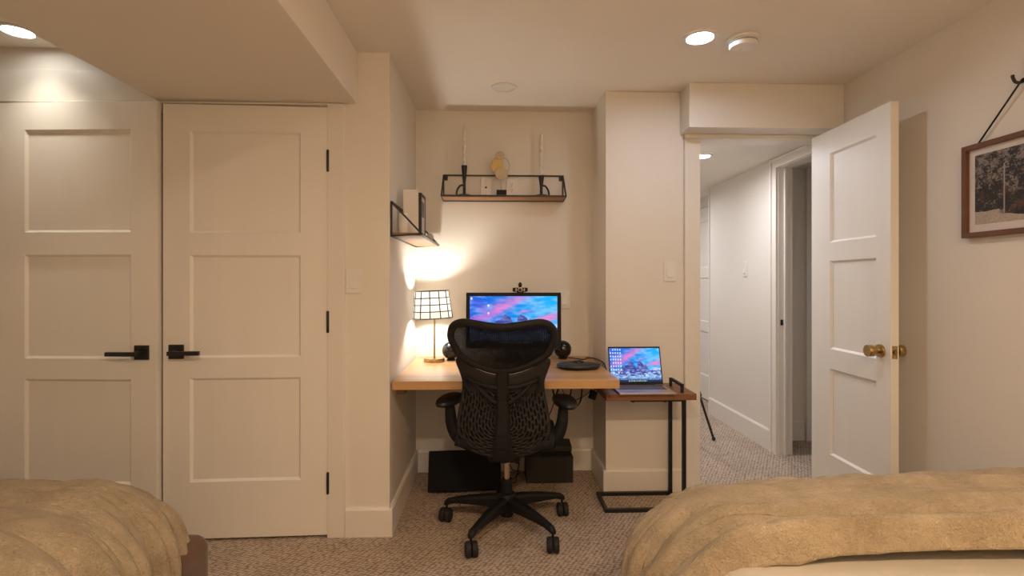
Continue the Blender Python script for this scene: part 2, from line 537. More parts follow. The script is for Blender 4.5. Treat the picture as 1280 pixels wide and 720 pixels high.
# closet casing, head board
m = MB().box(HX1 - 0.003, -0.706, YCL - 0.017, YCL, 0, 2.05)
struct(m, 'trim_1', TRIM, 'flat casing board right of the closet doors', 'trim', 0.002)
m = MB().box(-2.372, HX0 + 0.003, YCL - 0.017, YCL, 0, 2.05)
struct(m, 'trim_2', TRIM, 'flat casing board left of the closet doors', 'trim', 0.002)
m = MB().box(-2.372, -0.706, YCL - 0.012, YCL, 2.044, 2.054).box(-2.372, -1.572, YCL - 0.012, YCL, 2.054, 2.195)
struct(m, 'trim_3', TRIM, 'head casing board above the closet doors left of the bulkhead', 'trim', 0.002)
# closet jamb stops behind the doors
m = MB().box(HX0 - 0.014, HX0 - 0.002, YCL, YCL + 0.12, 0, 2.05).box(HX1 + 0.002, HX1 + 0.014, YCL, YCL + 0.12, 0, 2.05).box(HX0 - 0.002, HX1 + 0.002, YCL, YCL + 0.12, 2.042, 2.05)
struct(m, 'trim_4', TRIM, 'jamb lining inside the closet opening', 'trim')
# bedroom doorway casing
m = MB().box(1.091, OX0 - 0.001, YCO - 0.02, YCO, 0, OZ - 0.001)
m.box(1.091, XR - 0.001, YCO - 0.02, YCO, OZ, 2.0545)
struct(m, 'trim_5', TRIM, 'flat white casing around the bedroom doorway', 'trim', 0.002)
m = MB().box(OX0 - 0.014, OX0, YCO, YCO + 0.12, 0, OZ + 0.014).box(OX0, OX1, YCO, YCO + 0.12, OZ, OZ + 0.014)
struct(m, 'trim_6', TRIM, 'jamb lining of the bedroom doorway', 'trim')
m = MB().box(OX0 - 0.11, OX0 - 0.002, YCO + 0.12, YCO + 0.137, 0, OZ + 0.02)
struct(m, 'trim_7', TRIM, 'hall side casing left of the bedroom doorway', 'trim', 0.002)

# ------------------------------------------------------------------ hallway
HX, HZ = 1.98, 2.072
Y0, Y1 = 3.03, 3.50            # opening in the hall's right wall
struct(MB().box(1.09, 3.1, YCO + 0.12, 3.38, HZ, HZ + 0.08).box(0.55, 3.1, 3.38, 6.0, HZ, HZ + 0.08), 'ceiling_hall', CEIL, 'low white hallway ceiling', 'ceiling')
m = MB().box(HX, HX + 0.1, Y1 + 0.014, 4.63, 0, HZ).box(HX, HX + 0.1, Y0 - 0.014, Y1 + 0.014, 2.012, HZ)
struct(m, 'wall_hall_right', WALL, 'pale right hand wall of the hallway with a switch', 'wall')
m = MB().box(HX + 0.1, 2.22, 4.55, 4.63, 0, HZ).box(2.14, 2.24, 4.63, 6.0, 1.97, HZ).box(2.14, 2.24, 4.63, 4.70, 0, 1.97).box(2.14, 2.24, 5.52, 6.0, 0, 1.97)
struct(m, 'wall_hall_recess', WALL, 'set back hallway wall around the far panel door', 'wall')
struct(MB().box(0.4, 2.3, 5.95, 6.03, 0, HZ), 'wall_hall_end', WALL, 'end wall of the hallway', 'wall')
struct(MB().box(0.55, 0.65, YAL + 0.1, 6.0, 0, HZ), 'wall_hall_left', WALL, 'left wall of the hallway hidden behind the pier', 'wall')
m = MB().box(HX + 0.1, 3.1, 3.83, 3.9, 0, HZ).box(2.95, 3.05, YCO + 0.12, 3.83, 0, HZ).box(HX + 0.1, 3.1, YCO + 0.02, YCO + 0.12, 0, HZ)
struct(m, 'wall_hall_room', WALL, 'unlit wall of the small room off the hallway', 'wall')
struct(base_prof(MB(), (HX - g, Y1 + 0.075, 0), (HX - g, 4.63, 0), (-1, 0, 0), h=0.15), 'baseboard_hall', TRIM, 'white baseboard along the hallway wall', 'baseboard')
struct(base_prof(MB(), (2.11, 3.83 - g, 0), (2.36, 3.83 - g, 0), (0, -1, 0), h=0.15), 'baseboard_hall_room', TRIM, 'baseboard in the small unlit room off the hallway', 'baseboard')
m = MB().box(HX - 0.018, HX, Y1 + 0.004, Y1 + 0.075, 0, 2.068).box(HX - 0.018, HX, Y0 - 0.004, Y1 + 0.004, 2.004, 2.068)
m.box(HX - 0.028, HX - 0.018, Y1 + 0.055, Y1 + 0.075, 0, 2.068).box(HX - 0.028, HX - 0.018, Y0, Y1 + 0.055, 2.052, 2.068)
struct(m, 'trim_8', TRIM, 'stepped casing of the side doorway in the hallway', 'trim', 0.0015)
m = MB().box(HX, HX + 0.1, Y1 + 0.001, Y1 + 0.014, 0, 2.0).box(HX + 0.04, HX + 0.055, Y1 - 0.012, Y1 + 0.001, 0, 2.0).box(HX, HX + 0.1, Y0, Y1, 2.0, 2.012)
struct(m, 'trim_9', TRIM, 'jamb with a stop strip in the hallway side doorway', 'trim')
struct(MB().box(2.37, 2.44, 3.80, 3.83, 0, HZ), 'trim_10', TRIM, 'vertical trim board inside the small unlit room', 'trim', 0.002)
struct(MB().box(HX - 0.012, HX + 0.1, 4.632, 4.645, 0, HZ), 'trim_11', TRIM, 'corner board at the far end of the hallway wall', 'trim', 0.002)
m = MB().box(HX + 0.014, HX + 0.032, Y1 - 0.002, Y1 + 0.001, 0.905, 0.945)
o = m.build('strike_plate', BLACKM)
tag(o, 'small black strike plate on the hallway door jamb', 'strike plate')


# ------------------------------------------------------------------ doors
def leaf(root, w, h, t, z0, panels, px0, px1, m, both=True, cham=0.011, dep=0.010, sgn=1):
    """shaker leaf in local coords: x 0..w (times sgn), y 0..t, front face at y=0"""
    xs = [0, px0, px1, w]
    zs = [z0]
    for a, b in panels: zs += [a, b]
    zs += [z0 + h]
    f = MB()
    pn = []
    for side in (0, 1):
        yy = 0 if side == 0 else t
        d = dep if side == 0 else -dep
        for i in range(3):
            for j in range(len(zs) - 1):
                q = (xs[i], xs[i + 1], zs[j], zs[j + 1])
                if i == 1 and j % 2 == 1 and (side == 0 or both):
                    a, b, c, e = q
                    k = cham
                    f.add([(a, yy, c), (b, yy, c), (b, yy, e), (a, yy, e), (a + k, yy + d, c + k), (b - k, yy + d, c + k), (b - k, yy + d, e - k), (a + k, yy + d, e - k)],
                          [(0, 1, 5, 4), (1, 2, 6, 5), (2, 3, 7, 6), (3, 0, 4, 7)])
                    if side == 0: pn.append((a + k, b - k, c + k, e - k))
                else:
                    f.add([(q[0], yy, q[2]), (q[1], yy, q[2]), (q[1], yy, q[3]), (q[0], yy, q[3])], [(0, 1, 2, 3)])
    for z in (z0, z0 + h):
        for i in range(3):
            f.add([(xs[i], 0, z), (xs[i + 1], 0, z), (xs[i + 1], t, z), (xs[i], t, z)], [(0, 1, 2, 3)])
    for x in (0, w):
        for j in range(len(zs) - 1):
            f.add([(x, 0, zs[j]), (x, t, zs[j]), (x, t, zs[j + 1]), (x, 0, zs[j + 1])], [(0, 1, 2, 3)])
    f.v = [(v[0] * sgn, v[1], v[2]) for v in f.v]
    lf = f.build('door_leaf', m, root)
    for a, b, c, e in pn:
        p = MB().box(min(a * sgn, b * sgn), max(a * sgn, b * sgn), dep, (t - dep) if both else t - 0.004, c, e)
        p.build('panel', m, root)
    return lf


PAN = [(0.277, 0.76), (0.855, 1.334), (1.437, 1.911)]


def lever(root, x, z, dirx):
    h = MB().box(x - 0.033, x + 0.033, -0.010, 0, z - 0.033, z + 0.033).build('handle_rose', BLACKM, root, bevel=0.002)
    b = MB().lathe([(0.011, -0.05), (0.011, -0.01)], (x, 0, z), 'y', 12)
    x1 = x + dirx * 0.128
    b.box(min(x - dirx * 0.011, x1), max(x - dirx * 0.011, x1), -0.062, -0.046, z - 0.011, z + 0.008)
    b.build('lever', BLACKM, h, bevel=0.0015)


def hinge(root, x, y, z, m=BLACKM, r=0.0065):
    b = MB().lathe([(r * 0.7, z - 0.052), (r, z - 0.047), (r, z + 0.047), (r * 0.7, z + 0.052)], (x, y, 0), 'z', 10)
    return b.build('hinge', m, root)


d1 = thing('door_1', 'left closet door, white three panel leaf standing slightly ajar', 'door', (HX0 + 0.004, YCL - 0.012, 0), R(-3.4), kind='structure', local=True)
leaf(d1, 0.742, 2.022, 0.035, 0.014, PAN, 0.122, 0.622, DOORM, both=False)
lever(d1, 0.742 - 0.066, 0.885, -1)
for z in (0.26, 1.02, 1.78): hinge(d1, -0.004, -0.006, z)
d2 = thing('door_2', 'right closet door, white three panel leaf beside the light switch', 'door', (HX1 - 0.004, YCL - 0.012, 0), R(1.7), kind='structure', local=True)
leaf(d2, 0.745, 2.020, 0.035, 0.014, PAN, 0.122, 0.625, DOORM, both=False, sgn=-1)
lever(d2, -0.745 + 0.062, 0.885, 1)
for z in (0.26, 1.02, 1.78): hinge(d2, 0.004, -0.006, z)

# open bedroom door: local x runs from the hinge towards the viewer
d3 = thing('door_3', 'open white bedroom door with brass knob standing beside the right wall', 'door', (1.792, 2.83, 0), R(-90 - 2.0), kind='structure', local=True)
PAN3 = [(0.29, 0.748), (0.852, 1.32), (1.418, 1.893)]
leaf(d3, 0.603, 1.996, 0.036, 0.02, PAN3, 0.165, 0.511, DOORM, both=True)
def knob(root, x, z, y, s):
    k = MB().lathe([(0.030, y), (0.031, y + s * 0.004), (0.029, y + s * 0.009), (0.0125, y + s * 0.0095), (0.0125, y + s * 0.034), (0.0262, y + s * 0.036), (0.027, y + s * 0.038), (0.027, y + s * 0.0625), (0.0262, y + s * 0.0635)], (x, 0, z), 'y', 28)
    return k.build('knob', BRASS, root, bevel=0)
knob(d3, 0.603 - 0.062, 0.893, 0.0, -1)
knob(d3, 0.603 - 0.062, 0.893, 0.036, 1)
lp = MB().box(0.603, 0.6045, 0.006, 0.030, 0.893 - 0.029, 0.893 + 0.029).build('latch_plate', BRASS, d3, bevel=0.0006)
MB().lathe([(0.0095, 0.6045), (0.0095, 0.606)], (0, 0.018, 0.893), 'x', 16).build('latch_collar', BLACKM, lp)
MB().prism([(0.6045, 0.012), (0.6115, 0.013), (0.6085, 0.024), (0.6045, 0.024)], 0.886, 0.900, 'xy').build('latch_bolt', BRASS, lp)
for dz in (-0.021, 0.021):
    MB().lathe([(0.0035, 0.6045), (0.003, 0.6052)], (0, 0.018, 0.893 + dz), 'x', 10).build('screw', STEEL, lp)
for z in (0.24, 1.0, 1.8): hinge(d3, -0.004, 0.042, z, BRASS)

# far hallway door
d4 = thing('door_4', 'pale panel door at the far end of the hallway wall', 'door', (2.155, 4.705, 0), R(90), kind='structure', local=True)
leaf(d4, 0.81, 1.955, 0.035, 0.012, [(0.25, 0.70), (0.80, 1.25), (1.35, 1.83)], 0.12, 0.69, DOORM, both=False)
# local y points to -x after the rotation: flip so that the panelled face looks into the hall
d4.rotation_euler = (0, 0, R(-90)); d4.location = (2.155, 5.515, 0)
MB().lathe([(0.028, 0), (0.028, -0.008), (0.011, -0.01), (0.011, -0.035), (0.025, -0.04), (0.025, -0.06)], (0.75, 0, 0.9), 'y', 18).build('knob', BLACKM, d4)


# ------------------------------------------------------------------ wall plates
def plate(name, label, cat, c, n, kind, w=0.072, h=0.117, group=None):
    """c: centre on the wall, n: outward normal (0,-1) or (-1,0)"""
    root = thing(name, label, cat, c, 0 if n[1] else R(-90), group=group, local=True)
    MB().box(-w / 2, w / 2, -0.006, -0.0005, -h / 2, h / 2).build('cover_plate', PLATE, root, bevel=0.002)
    if kind == 'rocker':
        MB().prism([(-0.006, -0.034), (-0.012, -0.033), (-0.007, 0.033), (-0.006, 0.034)], -0.0165, 0.0165, 'yz').build('rocker', PLATE, root, bevel=0.0008)
        for dz in (-0.049, 0.049):
            MB().lathe([(0.003, -0.0062), (0.0028, -0.0070)], (0, 0, dz), 'y', 8).build('screw', PLATE, root)
    elif kind == 'outlet':
        for dz in (-0.020, 0.020):
            f = MB().lathe([(0.0168, -0.006), (0.0165, -0.0078)], (0, 0, dz), 'y', 20).build('socket_face', PLATE, root)
            s = MB().box(-0.0075, -0.0053, -0.0082, -0.0076, dz + 0.000, dz + 0.009).box(0.0053, 0.0075, -0.0082, -0.0076, dz + 0.001, dz + 0.008)
            s.lathe([(0.0028, -0.0076), (0.0028, -0.0082)], (0, 0, dz - 0.008), 'y', 8)
            s.build('socket_slots', DARKV, f)
        MB().lathe([(0.003, -0.0062), (0.0028, -0.0072)], (0, 0, 0), 'y', 8).build('screw', STEEL, root)
    elif kind == 'jack':
        j = MB().box(-0.009, 0.009, -0.0085, -0.006, -0.009, 0.009).build('jack_frame', PLATE, root, bevel=0.001)
        MB().box(-0.006, 0.006, -0.009, -0.0084, -0.006, 0.004).build('jack_hole', DARKV, j)
        for dz in (-0.045, 0.045):
            MB().lathe([(0.003, -0.0062), (0.0028, -0.0072)], (0, 0, dz), 'y', 8).build('screw', STEEL, root)
    return root


plate('light_switch', 'white rocker light switch on the wall strip beside the closet', 'switch', (-0.666, YCL, 1.212), (0, -1), 'rocker')
plate('light_switch', 'white rocker light switch on the pier above the laptop', 'switch', (1.008, YCO, 1.270), (0, -1), 'rocker')
plate('light_switch', 'white rocker light switch on the hallway wall', 'switch', (HX, 3.974, 1.309), (-1, 0), 'rocker')
plate('wall_jack', 'white wall plate with a small jack behind the back shelf', 'wall plate', (-0.052, YAL, 1.812), (0, -1), 'jack')
plate('power_outlet', 'white double outlet behind the gold sculpture on the shelf', 'outlet', (0.112, YAL, 1.812), (0, -1), 'outlet')
plate('light_switch', 'white wall plate half hidden behind the right edge of the monitor', 'wall plate', (0.452, YAL, 1.096), (0, -1), 'rocker')


# ------------------------------------------------------------------ ceiling lights, detector
def pot(x, y, z, em, label, on=True, r=0.055, beam=None):
    t = thing('ceiling_light', label, 'ceiling light', (x, y, z), group='recessed ceiling lights', local=True)
    MB().lathe([(r + 0.018, -0.0005), (r + 0.0175, -0.0075), (r + 0.003, -0.0085), (r, -0.005), (r, -0.0008)], n=40, caps=False).build('trim_ring', PLATE, t)
    MB().lathe([(r - 0.0005, -0.0028), (r * 0.5, -0.0030), (0.0, -0.0030)], n=40, caps=False).build('lens', em if on else PLATE, t)
    if beam:                                   # the lamp's own directed light
        ld = bpy.data.lights.new('downlight', 'AREA'); ld.shape = 'DISK'; ld.size = 2 * r * 0.9
        pk = max(beam[0]); ld.energy = pk; ld.color = tuple(c_ / pk for c_ in beam[0]); ld.spread = R(beam[1])
        lo = bpy.data.objects.new('downlight', ld); COL.objects.link(lo); lo.parent = t; lo.location = (0, 0, -0.0045)
    return t


pot(0.916, 2.249, ZC, E_A, 'lit recessed ceiling light next to the smoke alarm')
pot(-2.066, 2.295, ZC, E_C, 'lit recessed ceiling light above the left closet door', beam=(L_CB, 92))
pot(0.055, 2.871, ZC, PLATE, 'unlit recessed ceiling light above the desk alcove', on=False)
pot(0.916, -0.22, ZC, E_FILL_R, 'added fill light, unseen behind the viewer over the right bed')  # invented lamp, added to brighten the walls and closet doors
pot(-0.15, -0.22, ZC, E_FILL_M, 'added fill light, unseen behind the viewer between the beds')  # second invented lamp, shares the fill from behind the viewer
pot(1.425, 3.45, HZ, E_HALL, 'small lit ceiling light just inside the hallway', r=0.045)
pot(1.30, 4.9, HZ, E_HALL, 'lit recessed ceiling light deep in the hallway behind the pier', r=0.045)

t = thing('smoke_alarm', 'round white smoke alarm on the ceiling', 'smoke alarm', (1.118, 2.262, ZC), local=True)
MB().lathe([(0.072, -0.0005), (0.072, -0.010), (0.068, -0.013)], n=40).build('mounting_base', PLATE, t)
b = MB().lathe([(0.058, -0.013), (0.060, -0.016), (0.060, -0.034), (0.056, -0.041), (0.045, -0.044), (0.0, -0.045)], n=40, caps=False).build('housing', PLATE, t)
MB().lathe([(0.0608, -0.020), (0.0608, -0.023)], n=40, caps=False).build('vent_slit', DARKV, b)
MB().lathe([(0.010, -0.0445), (0.009, -0.0475), (0.0, -0.048)], (0.0, 0.012, 0), n=16, caps=False).build('test_button', PLATE, t)

# ------------------------------------------------------------------ desk
DZ = 0.732
t = thing('desk', 'wall mounted butcher block desk top spanning the alcove', 'desk', (0.055, 2.87, 0), local=False)
MB().box(-0.488, 0.610, 2.468, 3.274, DZ - 0.042, DZ).build('desktop', DESKW, t, bevel=0.0025)
MB().box(-0.4975, -0.455, 2.62, 3.27, DZ - 0.095, DZ - 0.0425).build('wall_cleat', SHELFW, t, bevel=0.002)
MB().box(0.585, 0.630, 2.915, 3.255, DZ - 0.095, DZ - 0.0425).build('wall_cleat', SHELFW, t, bevel=0.002)
MB().prism([(-0.455, DZ - 0.0425), (-0.405, DZ - 0.0425), (-0.455, DZ - 0.10)], 2.66, 2.70, 'xz').build('bracket', SHELFW, t, bevel=0.001)
MB().box(-0.455, 0.585, 3.235, 3.276, DZ - 0.095, DZ - 0.0425).build('wall_cleat', SHELFW, t, bevel=0.002)

# ------------------------------------------------------------------ screens
def vnoise(nx, ny, fx, fy, seed):
    rs = np.random.RandomState(seed)
    gx, gy = int(fx) + 3, int(fy) + 3
    G = rs.rand(gy, gx)
    u = np.linspace(0, fx, nx); v = np.linspace(0, fy, ny)
    iu = u.astype(int); iv = v.astype(int)
    fu = u - iu; fv = v - iv
    fu = fu * fu * (3 - 2 * fu); fv = fv * fv * (3 - 2 * fv)
    A = G[np.ix_(iv, iu)]; B = G[np.ix_(iv, iu + 1)]; C = G[np.ix_(iv + 1, iu)]; D = G[np.ix_(iv + 1, iu + 1)]
    return (A * (1 - fu) + B * fu) * (1 - fv)[:, None] + (C * (1 - fu) + D * fu) * fv[:, None]


def fbm(nx, ny, fx, fy, seed, o=4):
    r = 0; a = 0.5
    for k in range(o):
        r = r + a * vnoise(nx, ny, fx * 2 ** k, fy * 2 ** k, seed + k); a *= 0.5
    return r / (1 - 0.5 ** o)


def wallpaper(nx, ny, icons, bar=True):
    U, V = np.meshgrid(np.linspace(0, 1, nx), np.linspace(0, 1, ny))
    c = lambda *k: np.array(k)
    n1 = fbm(nx, ny, 5, 6, 3); n2 = fbm(nx, ny, 9, 14, 11); n3 = fbm(nx, ny, 22, 26, 23, 3); n4 = fbm(nx, ny, 40, 60, 31, 2)
    left = c(0.13, 0.36, 0.84); right = c(0.15, 0.68, 0.97)
    k = np.clip(U * 1.25 - 0.1 + (n1 - 0.5) * 0.6 + 0.08, 0, 1)[..., None]
    col = left * (1 - k) + right * k
    pale = np.clip((n2 - 0.40) * 2.8, 0, 1)[..., None] * 0.7
    col = col * (1 - pale) + c(0.62, 0.80, 0.98) * pale
    def streak(u0, v0, u1, v1, wd, amt, cc):
        nonlocal col
        dx, dy = u1 - u0, v1 - v0
        L = math.hypot(dx, dy)
        tt = ((U - u0) * dx + (V - v0) * dy) / L / L
        dd = ((U - u0) * -dy + (V - v0) * dx) / L + (n1 - 0.5) * 0.22
        a = np.exp(-(dd / wd) ** 2) * np.clip(1.25 - np.abs(tt - 0.5) * 1.9, 0, 1) * np.clip(0.35 + 1.3 * n2, 0, 1) * amt
        a = np.clip(a, 0, 1)[..., None]
        col = col * (1 - a) + np.array(cc) * a
    streak(0.05, 0.48, 0.72, 1.08, 0.085, 1.0, (0.88, 0.52, 0.82))
    streak(0.0, 0.95, 0.35, 0.55, 0.07, 0.5, (0.55, 0.35, 0.85))
    streak(0.72, 0.47, 1.08, 0.66, 0.05, 1.05, (0.90, 0.54, 0.80))
    streak(0.58, 0.60, 0.74, 0.70, 0.025, 1.0, (0.95, 0.50, 0.80))
    streak(0.8, 0.33, 1.1, 0.42, 0.06, 0.9, (0.85, 0.80, 0.97))
    streak(0.0, 0.52, 0.2, 0.62, 0.06, 0.8, (0.85, 0.45, 0.85))
    u = np.linspace(0, 1, nx)
    pk = np.interp(u, [0, .08, .16, .20, .25, .30, .345, .37, .405, .43, .46, .495, .515, .535, .55, .575, .60, .64, .66, .69, .72, .75, .78, .83, .9, 1.0],
                   [.30, .29, .33, .36, .46, .48, .50, .58, .625, .60, .54, .46, .40, .41, .57, .62, .61, .55, .50, .51, .48, .38, .32, .34, .35, .33])
    pk = pk + (vnoise(nx, 1, 60, 1, 5)[0] - 0.5) * 0.035
    mt = V < pk[None, :]
    d = np.clip(n3 * 1.5 - 0.3, 0, 1)[..., None]
    rock = c(0.22, 0.25, 0.56) * (1 - d) + c(0.55, 0.57, 0.80) * d
    snow_amt = np.clip((0.31 - V) * 7 + (n3 - 0.5) * 3.0, 0, 1)[..., None]
    sn = np.clip(n4 * 1.7 - 0.25, 0, 1)[..., None]
    snow = c(0.30, 0.50, 0.82) * (1 - sn) + c(0.80, 0.93, 1.0) * sn
    low = np.clip((0.14 - V) * 10, 0, 1)[..., None]
    snow = snow * (1 - low * 0.65) + c(0.08, 0.15, 0.38) * low * 0.65
    rock = rock * (1 - snow_amt) + snow * snow_amt
    col = np.where(mt[..., None], rock, col)
    if bar:
        b = (V < 0.055)[..., None]
        col = np.where(b, col * 0.45 + c(0.06, 0.09, 0.20) * 0.55, col)
        for q in range(14):
            x = 0.36 + q * 0.026
            a = (np.abs(U - x) < 0.008) & (np.abs(V - 0.027) < 0.012)
            cc = [(0.9, 0.92, 0.95), (0.3, 0.75, 0.9), (0.95, 0.8, 0.4), (0.4, 0.85, 0.6)][q % 4]
            col = np.where(a[..., None], c(*cc), col)
    for (x, y, s) in icons:
        a = (np.abs(U - x) < 0.011 * s) & (np.abs(V - y) < 0.018 * s)
        col = np.where(a[..., None], c(0.93, 0.95, 0.98), col)
        a = (np.abs(U - x) < 0.013 * s) & (np.abs(V - y + 0.033 * s) < 0.005 * s)
        col = np.where(a[..., None], col * 0.4 + 0.55, col)
    return np.clip(col, 0, 1)


def print_mesh(name, img, P, mat_, parent):
    """grid carrying its colours; P(u,v)->(x,y,z) parent-local"""
    ny, nx, _ = img.shape
    vs = []
    for j in range(ny):
        for i in range(nx):
            vs.append(P(i / (nx - 1), j / (ny - 1)))
    fs = [(j * nx + i, j * nx + i + 1, (j + 1) * nx + i + 1, (j + 1) * nx + i) for j in range(ny - 1) for i in range(nx - 1)]
    me = bpy.data.meshes.new(name)
    me.from_pydata(vs, [], fs)
    lin = np.where(img <= 0.04045, img / 12.92, ((img + 0.055) / 1.055) ** 2.4)
    ca = me.color_attributes.new('print', 'FLOAT_COLOR', 'POINT')
    rgba = np.concatenate([lin.reshape(-1, 3), np.ones((nx * ny, 1))], 1)
    ca.data.foreach_set('color', rgba.astype(np.float32).ravel())
    me.materials.append(mat_)
    o = bpy.data.objects.new(name, me)
    COL.objects.link(o)
    o.parent = parent
    return o


SCREENM = vcol_mat('screen_print', strength=L_SCR)
# monitor
MX, MY = 0.117, 3.06
t = thing('monitor', 'black desktop monitor showing a mountain and pink cloud wallpaper', 'monitor', (MX, MY, DZ), local=True)
mw, z0, z1 = 0.283, 0.080, 0.412
MB().box(-mw, mw, 0.004, 0.030, z0, z1).build('housing', BLACKP, t, bevel=0.003)
bz = 0.021
m = MB()
m.box(-mw, mw, -0.006, 0.004, z1 - bz, z1).box(-mw, mw, -0.006, 0.004, z0, z0 + 0.026)
m.box(-mw, -mw + bz, -0.006, 0.004, z0 + 0.026, z1 - bz).box(mw - bz, mw, -0.006, 0.004, z0 + 0.026, z1 - bz)
m.build('bezel', BLACKP, t, bevel=0.002)
img = wallpaper(300, 170, [(0.02, 0.955, 0.9), (0.212, 0.80, 0.95), (0.212, 0.645, 0.95), (0.172, 0.285, 0.95), (0.02, 0.86, 0.0)])
print_mesh('screen', img, lambda u, v: (-mw + bz + u * (2 * mw - 2 * bz), 0.0025, z0 + 0.026 + v * (z1 - z0 - bz - 0.026)), SCREENM, t)
MB().box(-0.035, 0.035, 0.030, 0.060, 0.02, 0.25).build('stand_neck', BLACKP, t, bevel=0.004)
MB().lathe([(0.115, 0.0005), (0.115, 0.008), (0.09, 0.014), (0.0, 0.016)], (0, 0.05, 0), n=40).build('stand_base', BLACKP, t)

# webcam on the monitor
wx = 0.155
t = thing('webcam', 'small black webcam clipped on top of the monitor', 'webcam', (wx, MY, DZ + z1), local=True)
MB().prism([(-0.046, 0.008), (-0.044, 0.030), (0.044, 0.030), (0.046, 0.008), (0.03, 0.004), (-0.03, 0.004)], -0.022, 0.002, 'xz').build('housing', BLACKP, t, bevel=0.004)
rg = MB().lathe([(0.0145, -0.022), (0.0145, -0.027), (0.011, -0.028)], (0, 0, 0.0175), 'y', 24).build('lens_ring', STEEL, t)
MB().lathe([(0.0105, -0.0275), (0.0095, -0.030), (0.0, -0.0315)], (0, 0, 0.0175), 'y', 24, caps=False).build('lens', BLACKG, rg)
for sx in (-1, 1):
    MB().box(sx * 0.024 - 0.004, sx * 0.024 + 0.004, -0.0235, -0.0215, 0.009, 0.026).build('light_bar', mat('webcam_light', (0.5, 0.42, 0.33), 0.4), t, bevel=0.001)
MB().sphere((0, -0.006, 0.045), 0.013, 16, 10, (0.85, 0.8, 1.35)).build('privacy_flap', BLACKP, t)
MB().box(-0.020, 0.020, -0.010, 0.036, 0.0003, 0.006).box(-0.018, 0.018, 0.032, 0.038, -0.05, 0.002).build('clip', BLACKP, t, bevel=0.001)


def speaker(x, y, label):
    t = thing('ball_speaker', label, 'speaker', (x, y, DZ), group='round desk speakers', local=True)
    r = 0.054
    MB().sphere((0, 0, r + 0.006), r, 32, 20).build('shell', BLACKG, t)
    MB().lathe([(0.026, 0.0005), (0.028, 0.004), (0.020, 0.012)], n=28).build('foot_ring', RUBBER, t)
    d = MB().lathe([(0.036, -r * 0.78), (0.038, -r * 0.74), (0.036, -r * 0.70)], (0, 0, r + 0.006), 'y', 28, caps=False).build('driver_ring', BLACKP, t)
    MB().lathe([(0.035, -r * 0.76), (0.018, -r * 0.66), (0.0, -r * 0.70)], (0, 0, r + 0.006), 'y', 28, caps=False).build('driver_cone', BLACKG, d)
    t.rotation_euler = (0, 0, R(180 - 20) if x > 0 else R(180 + 20))
    return t


speaker(0.424, 3.155, 'glossy black ball speaker right of the monitor')
speaker(-0.262, 3.125, 'black ball speaker between the lamp and the chair back')

# conference puck
t = thing('speakerphone', 'flat dark oval speakerphone with a raised centre on the desk', 'speakerphone', (0.463, 2.80, DZ), R(-4), local=True)
n = 48
prof = [(0.80, 0.0004), (0.93, 0.006), (1.0, 0.018), (0.97, 0.026), (0.80, 0.031), (0.4, 0.033), (0.0, 0.033)]
def oval(a):
    return 0.113 * (1 + 0.06 * math.cos(2 * a)), 0.086 * (1 + 0.05 * math.cos(3 * a))
m = MB(); vs = []
for i in range(n):
    a = 2 * math.pi * i / n
    rx, ry = oval(a)
    for q, h in prof: vs.append((rx * q * math.cos(a), ry * q * math.sin(a), h))
k = len(prof)
m.add(vs, [(i * k + j, ((i + 1) % n) * k + j, ((i + 1) % n) * k + j + 1, i * k + j + 1) for i in range(n) for j in range(k - 1)], True)
m.build('body', PUCK, t)
dm = MB().lathe([(0.032, 0.032), (0.030, 0.040), (0.022, 0.044), (0.0, 0.045)], (0.0, 0.01, 0), n=28, caps=False).build('dome', BLACKG, t)
MB().lathe([(0.010, 0.0440), (0.008, 0.0462), (0, 0.0465)], (0.006, 0.004, 0), n=16, caps=False).build('button', PUCK, dm)

# ------------------------------------------------------------------ desk lamp
LX, LY = -0.357, 3.075
t = thing('table_lamp', 'lit brass table lamp with a white glass shade in a black wire grid', 'lamp', (LX, LY, DZ), local=True)
MB().lathe([(0.0, 0.0005), (0.060, 0.0005), (0.061, 0.004), (0.061, 0.019), (0.059, 0.022), (0.0, 0.0225)], n=40, caps=False).build('base', BRASS, t)
MB().lathe([(0.0055, 0.022), (0.0055, 0.315)], n=14).build('pole', BRASS, t)
sk = MB().lathe([(0.014, 0.285), (0.014, 0.315), (0.010, 0.320)], n=16).build('socket', BRASS, t)
bulb = MB().sphere((0, 0, 0.345), 0.026, 20, 14, (1, 1, 1.15)).build('bulb', E_BULB, t)
sh = bpy.data.objects.new('shade', None); COL.objects.link(sh); sh.parent = t; sh.rotation_euler = (0, R(-2.2), 0); sh.location = (0, 0, 0.0)
OFF[sh.name] = (0, 0, 0)
sb, st, rb, rt = 0.262, 0.422, 0.117, 0.099
NC, NR = 12, 4
def SR(h): return rb + (rt - rb) * h
for j in range(NR):
    for i in range(NC):
        m = MB(); vs = []
        for q in range(4):
            a = 2 * math.pi * (i + q / 3) / NC
            for h in (j / NR, (j + 1) / NR):
                for rr in (0, -0.002):
                    r_ = SR(h) + rr
                    vs.append((r_ * math.cos(a), r_ * math.sin(a), sb + (st - sb) * h))
        fs = []
        for q in range(3):
            o4 = q * 4
            fs += [(o4, o4 + 4, o4 + 6, o4 + 2), (o4 + 1, o4 + 3, o4 + 7, o4 + 5)]
        m.add(vs, fs, True)
        if i == 0 and j == 0: pass
        m.build('pane', SHADE, sh)
for j in range(NR + 1):
    r_ = SR(j / NR) + 0.001
    MB().tube([(r_ * math.cos(2 * math.pi * q / 48), r_ * math.sin(2 * math.pi * q / 48), sb + (st - sb) * j / NR) for q in range(48)], 0.0032, 6, closed=True).build('wire_ring', BLACKM, sh)
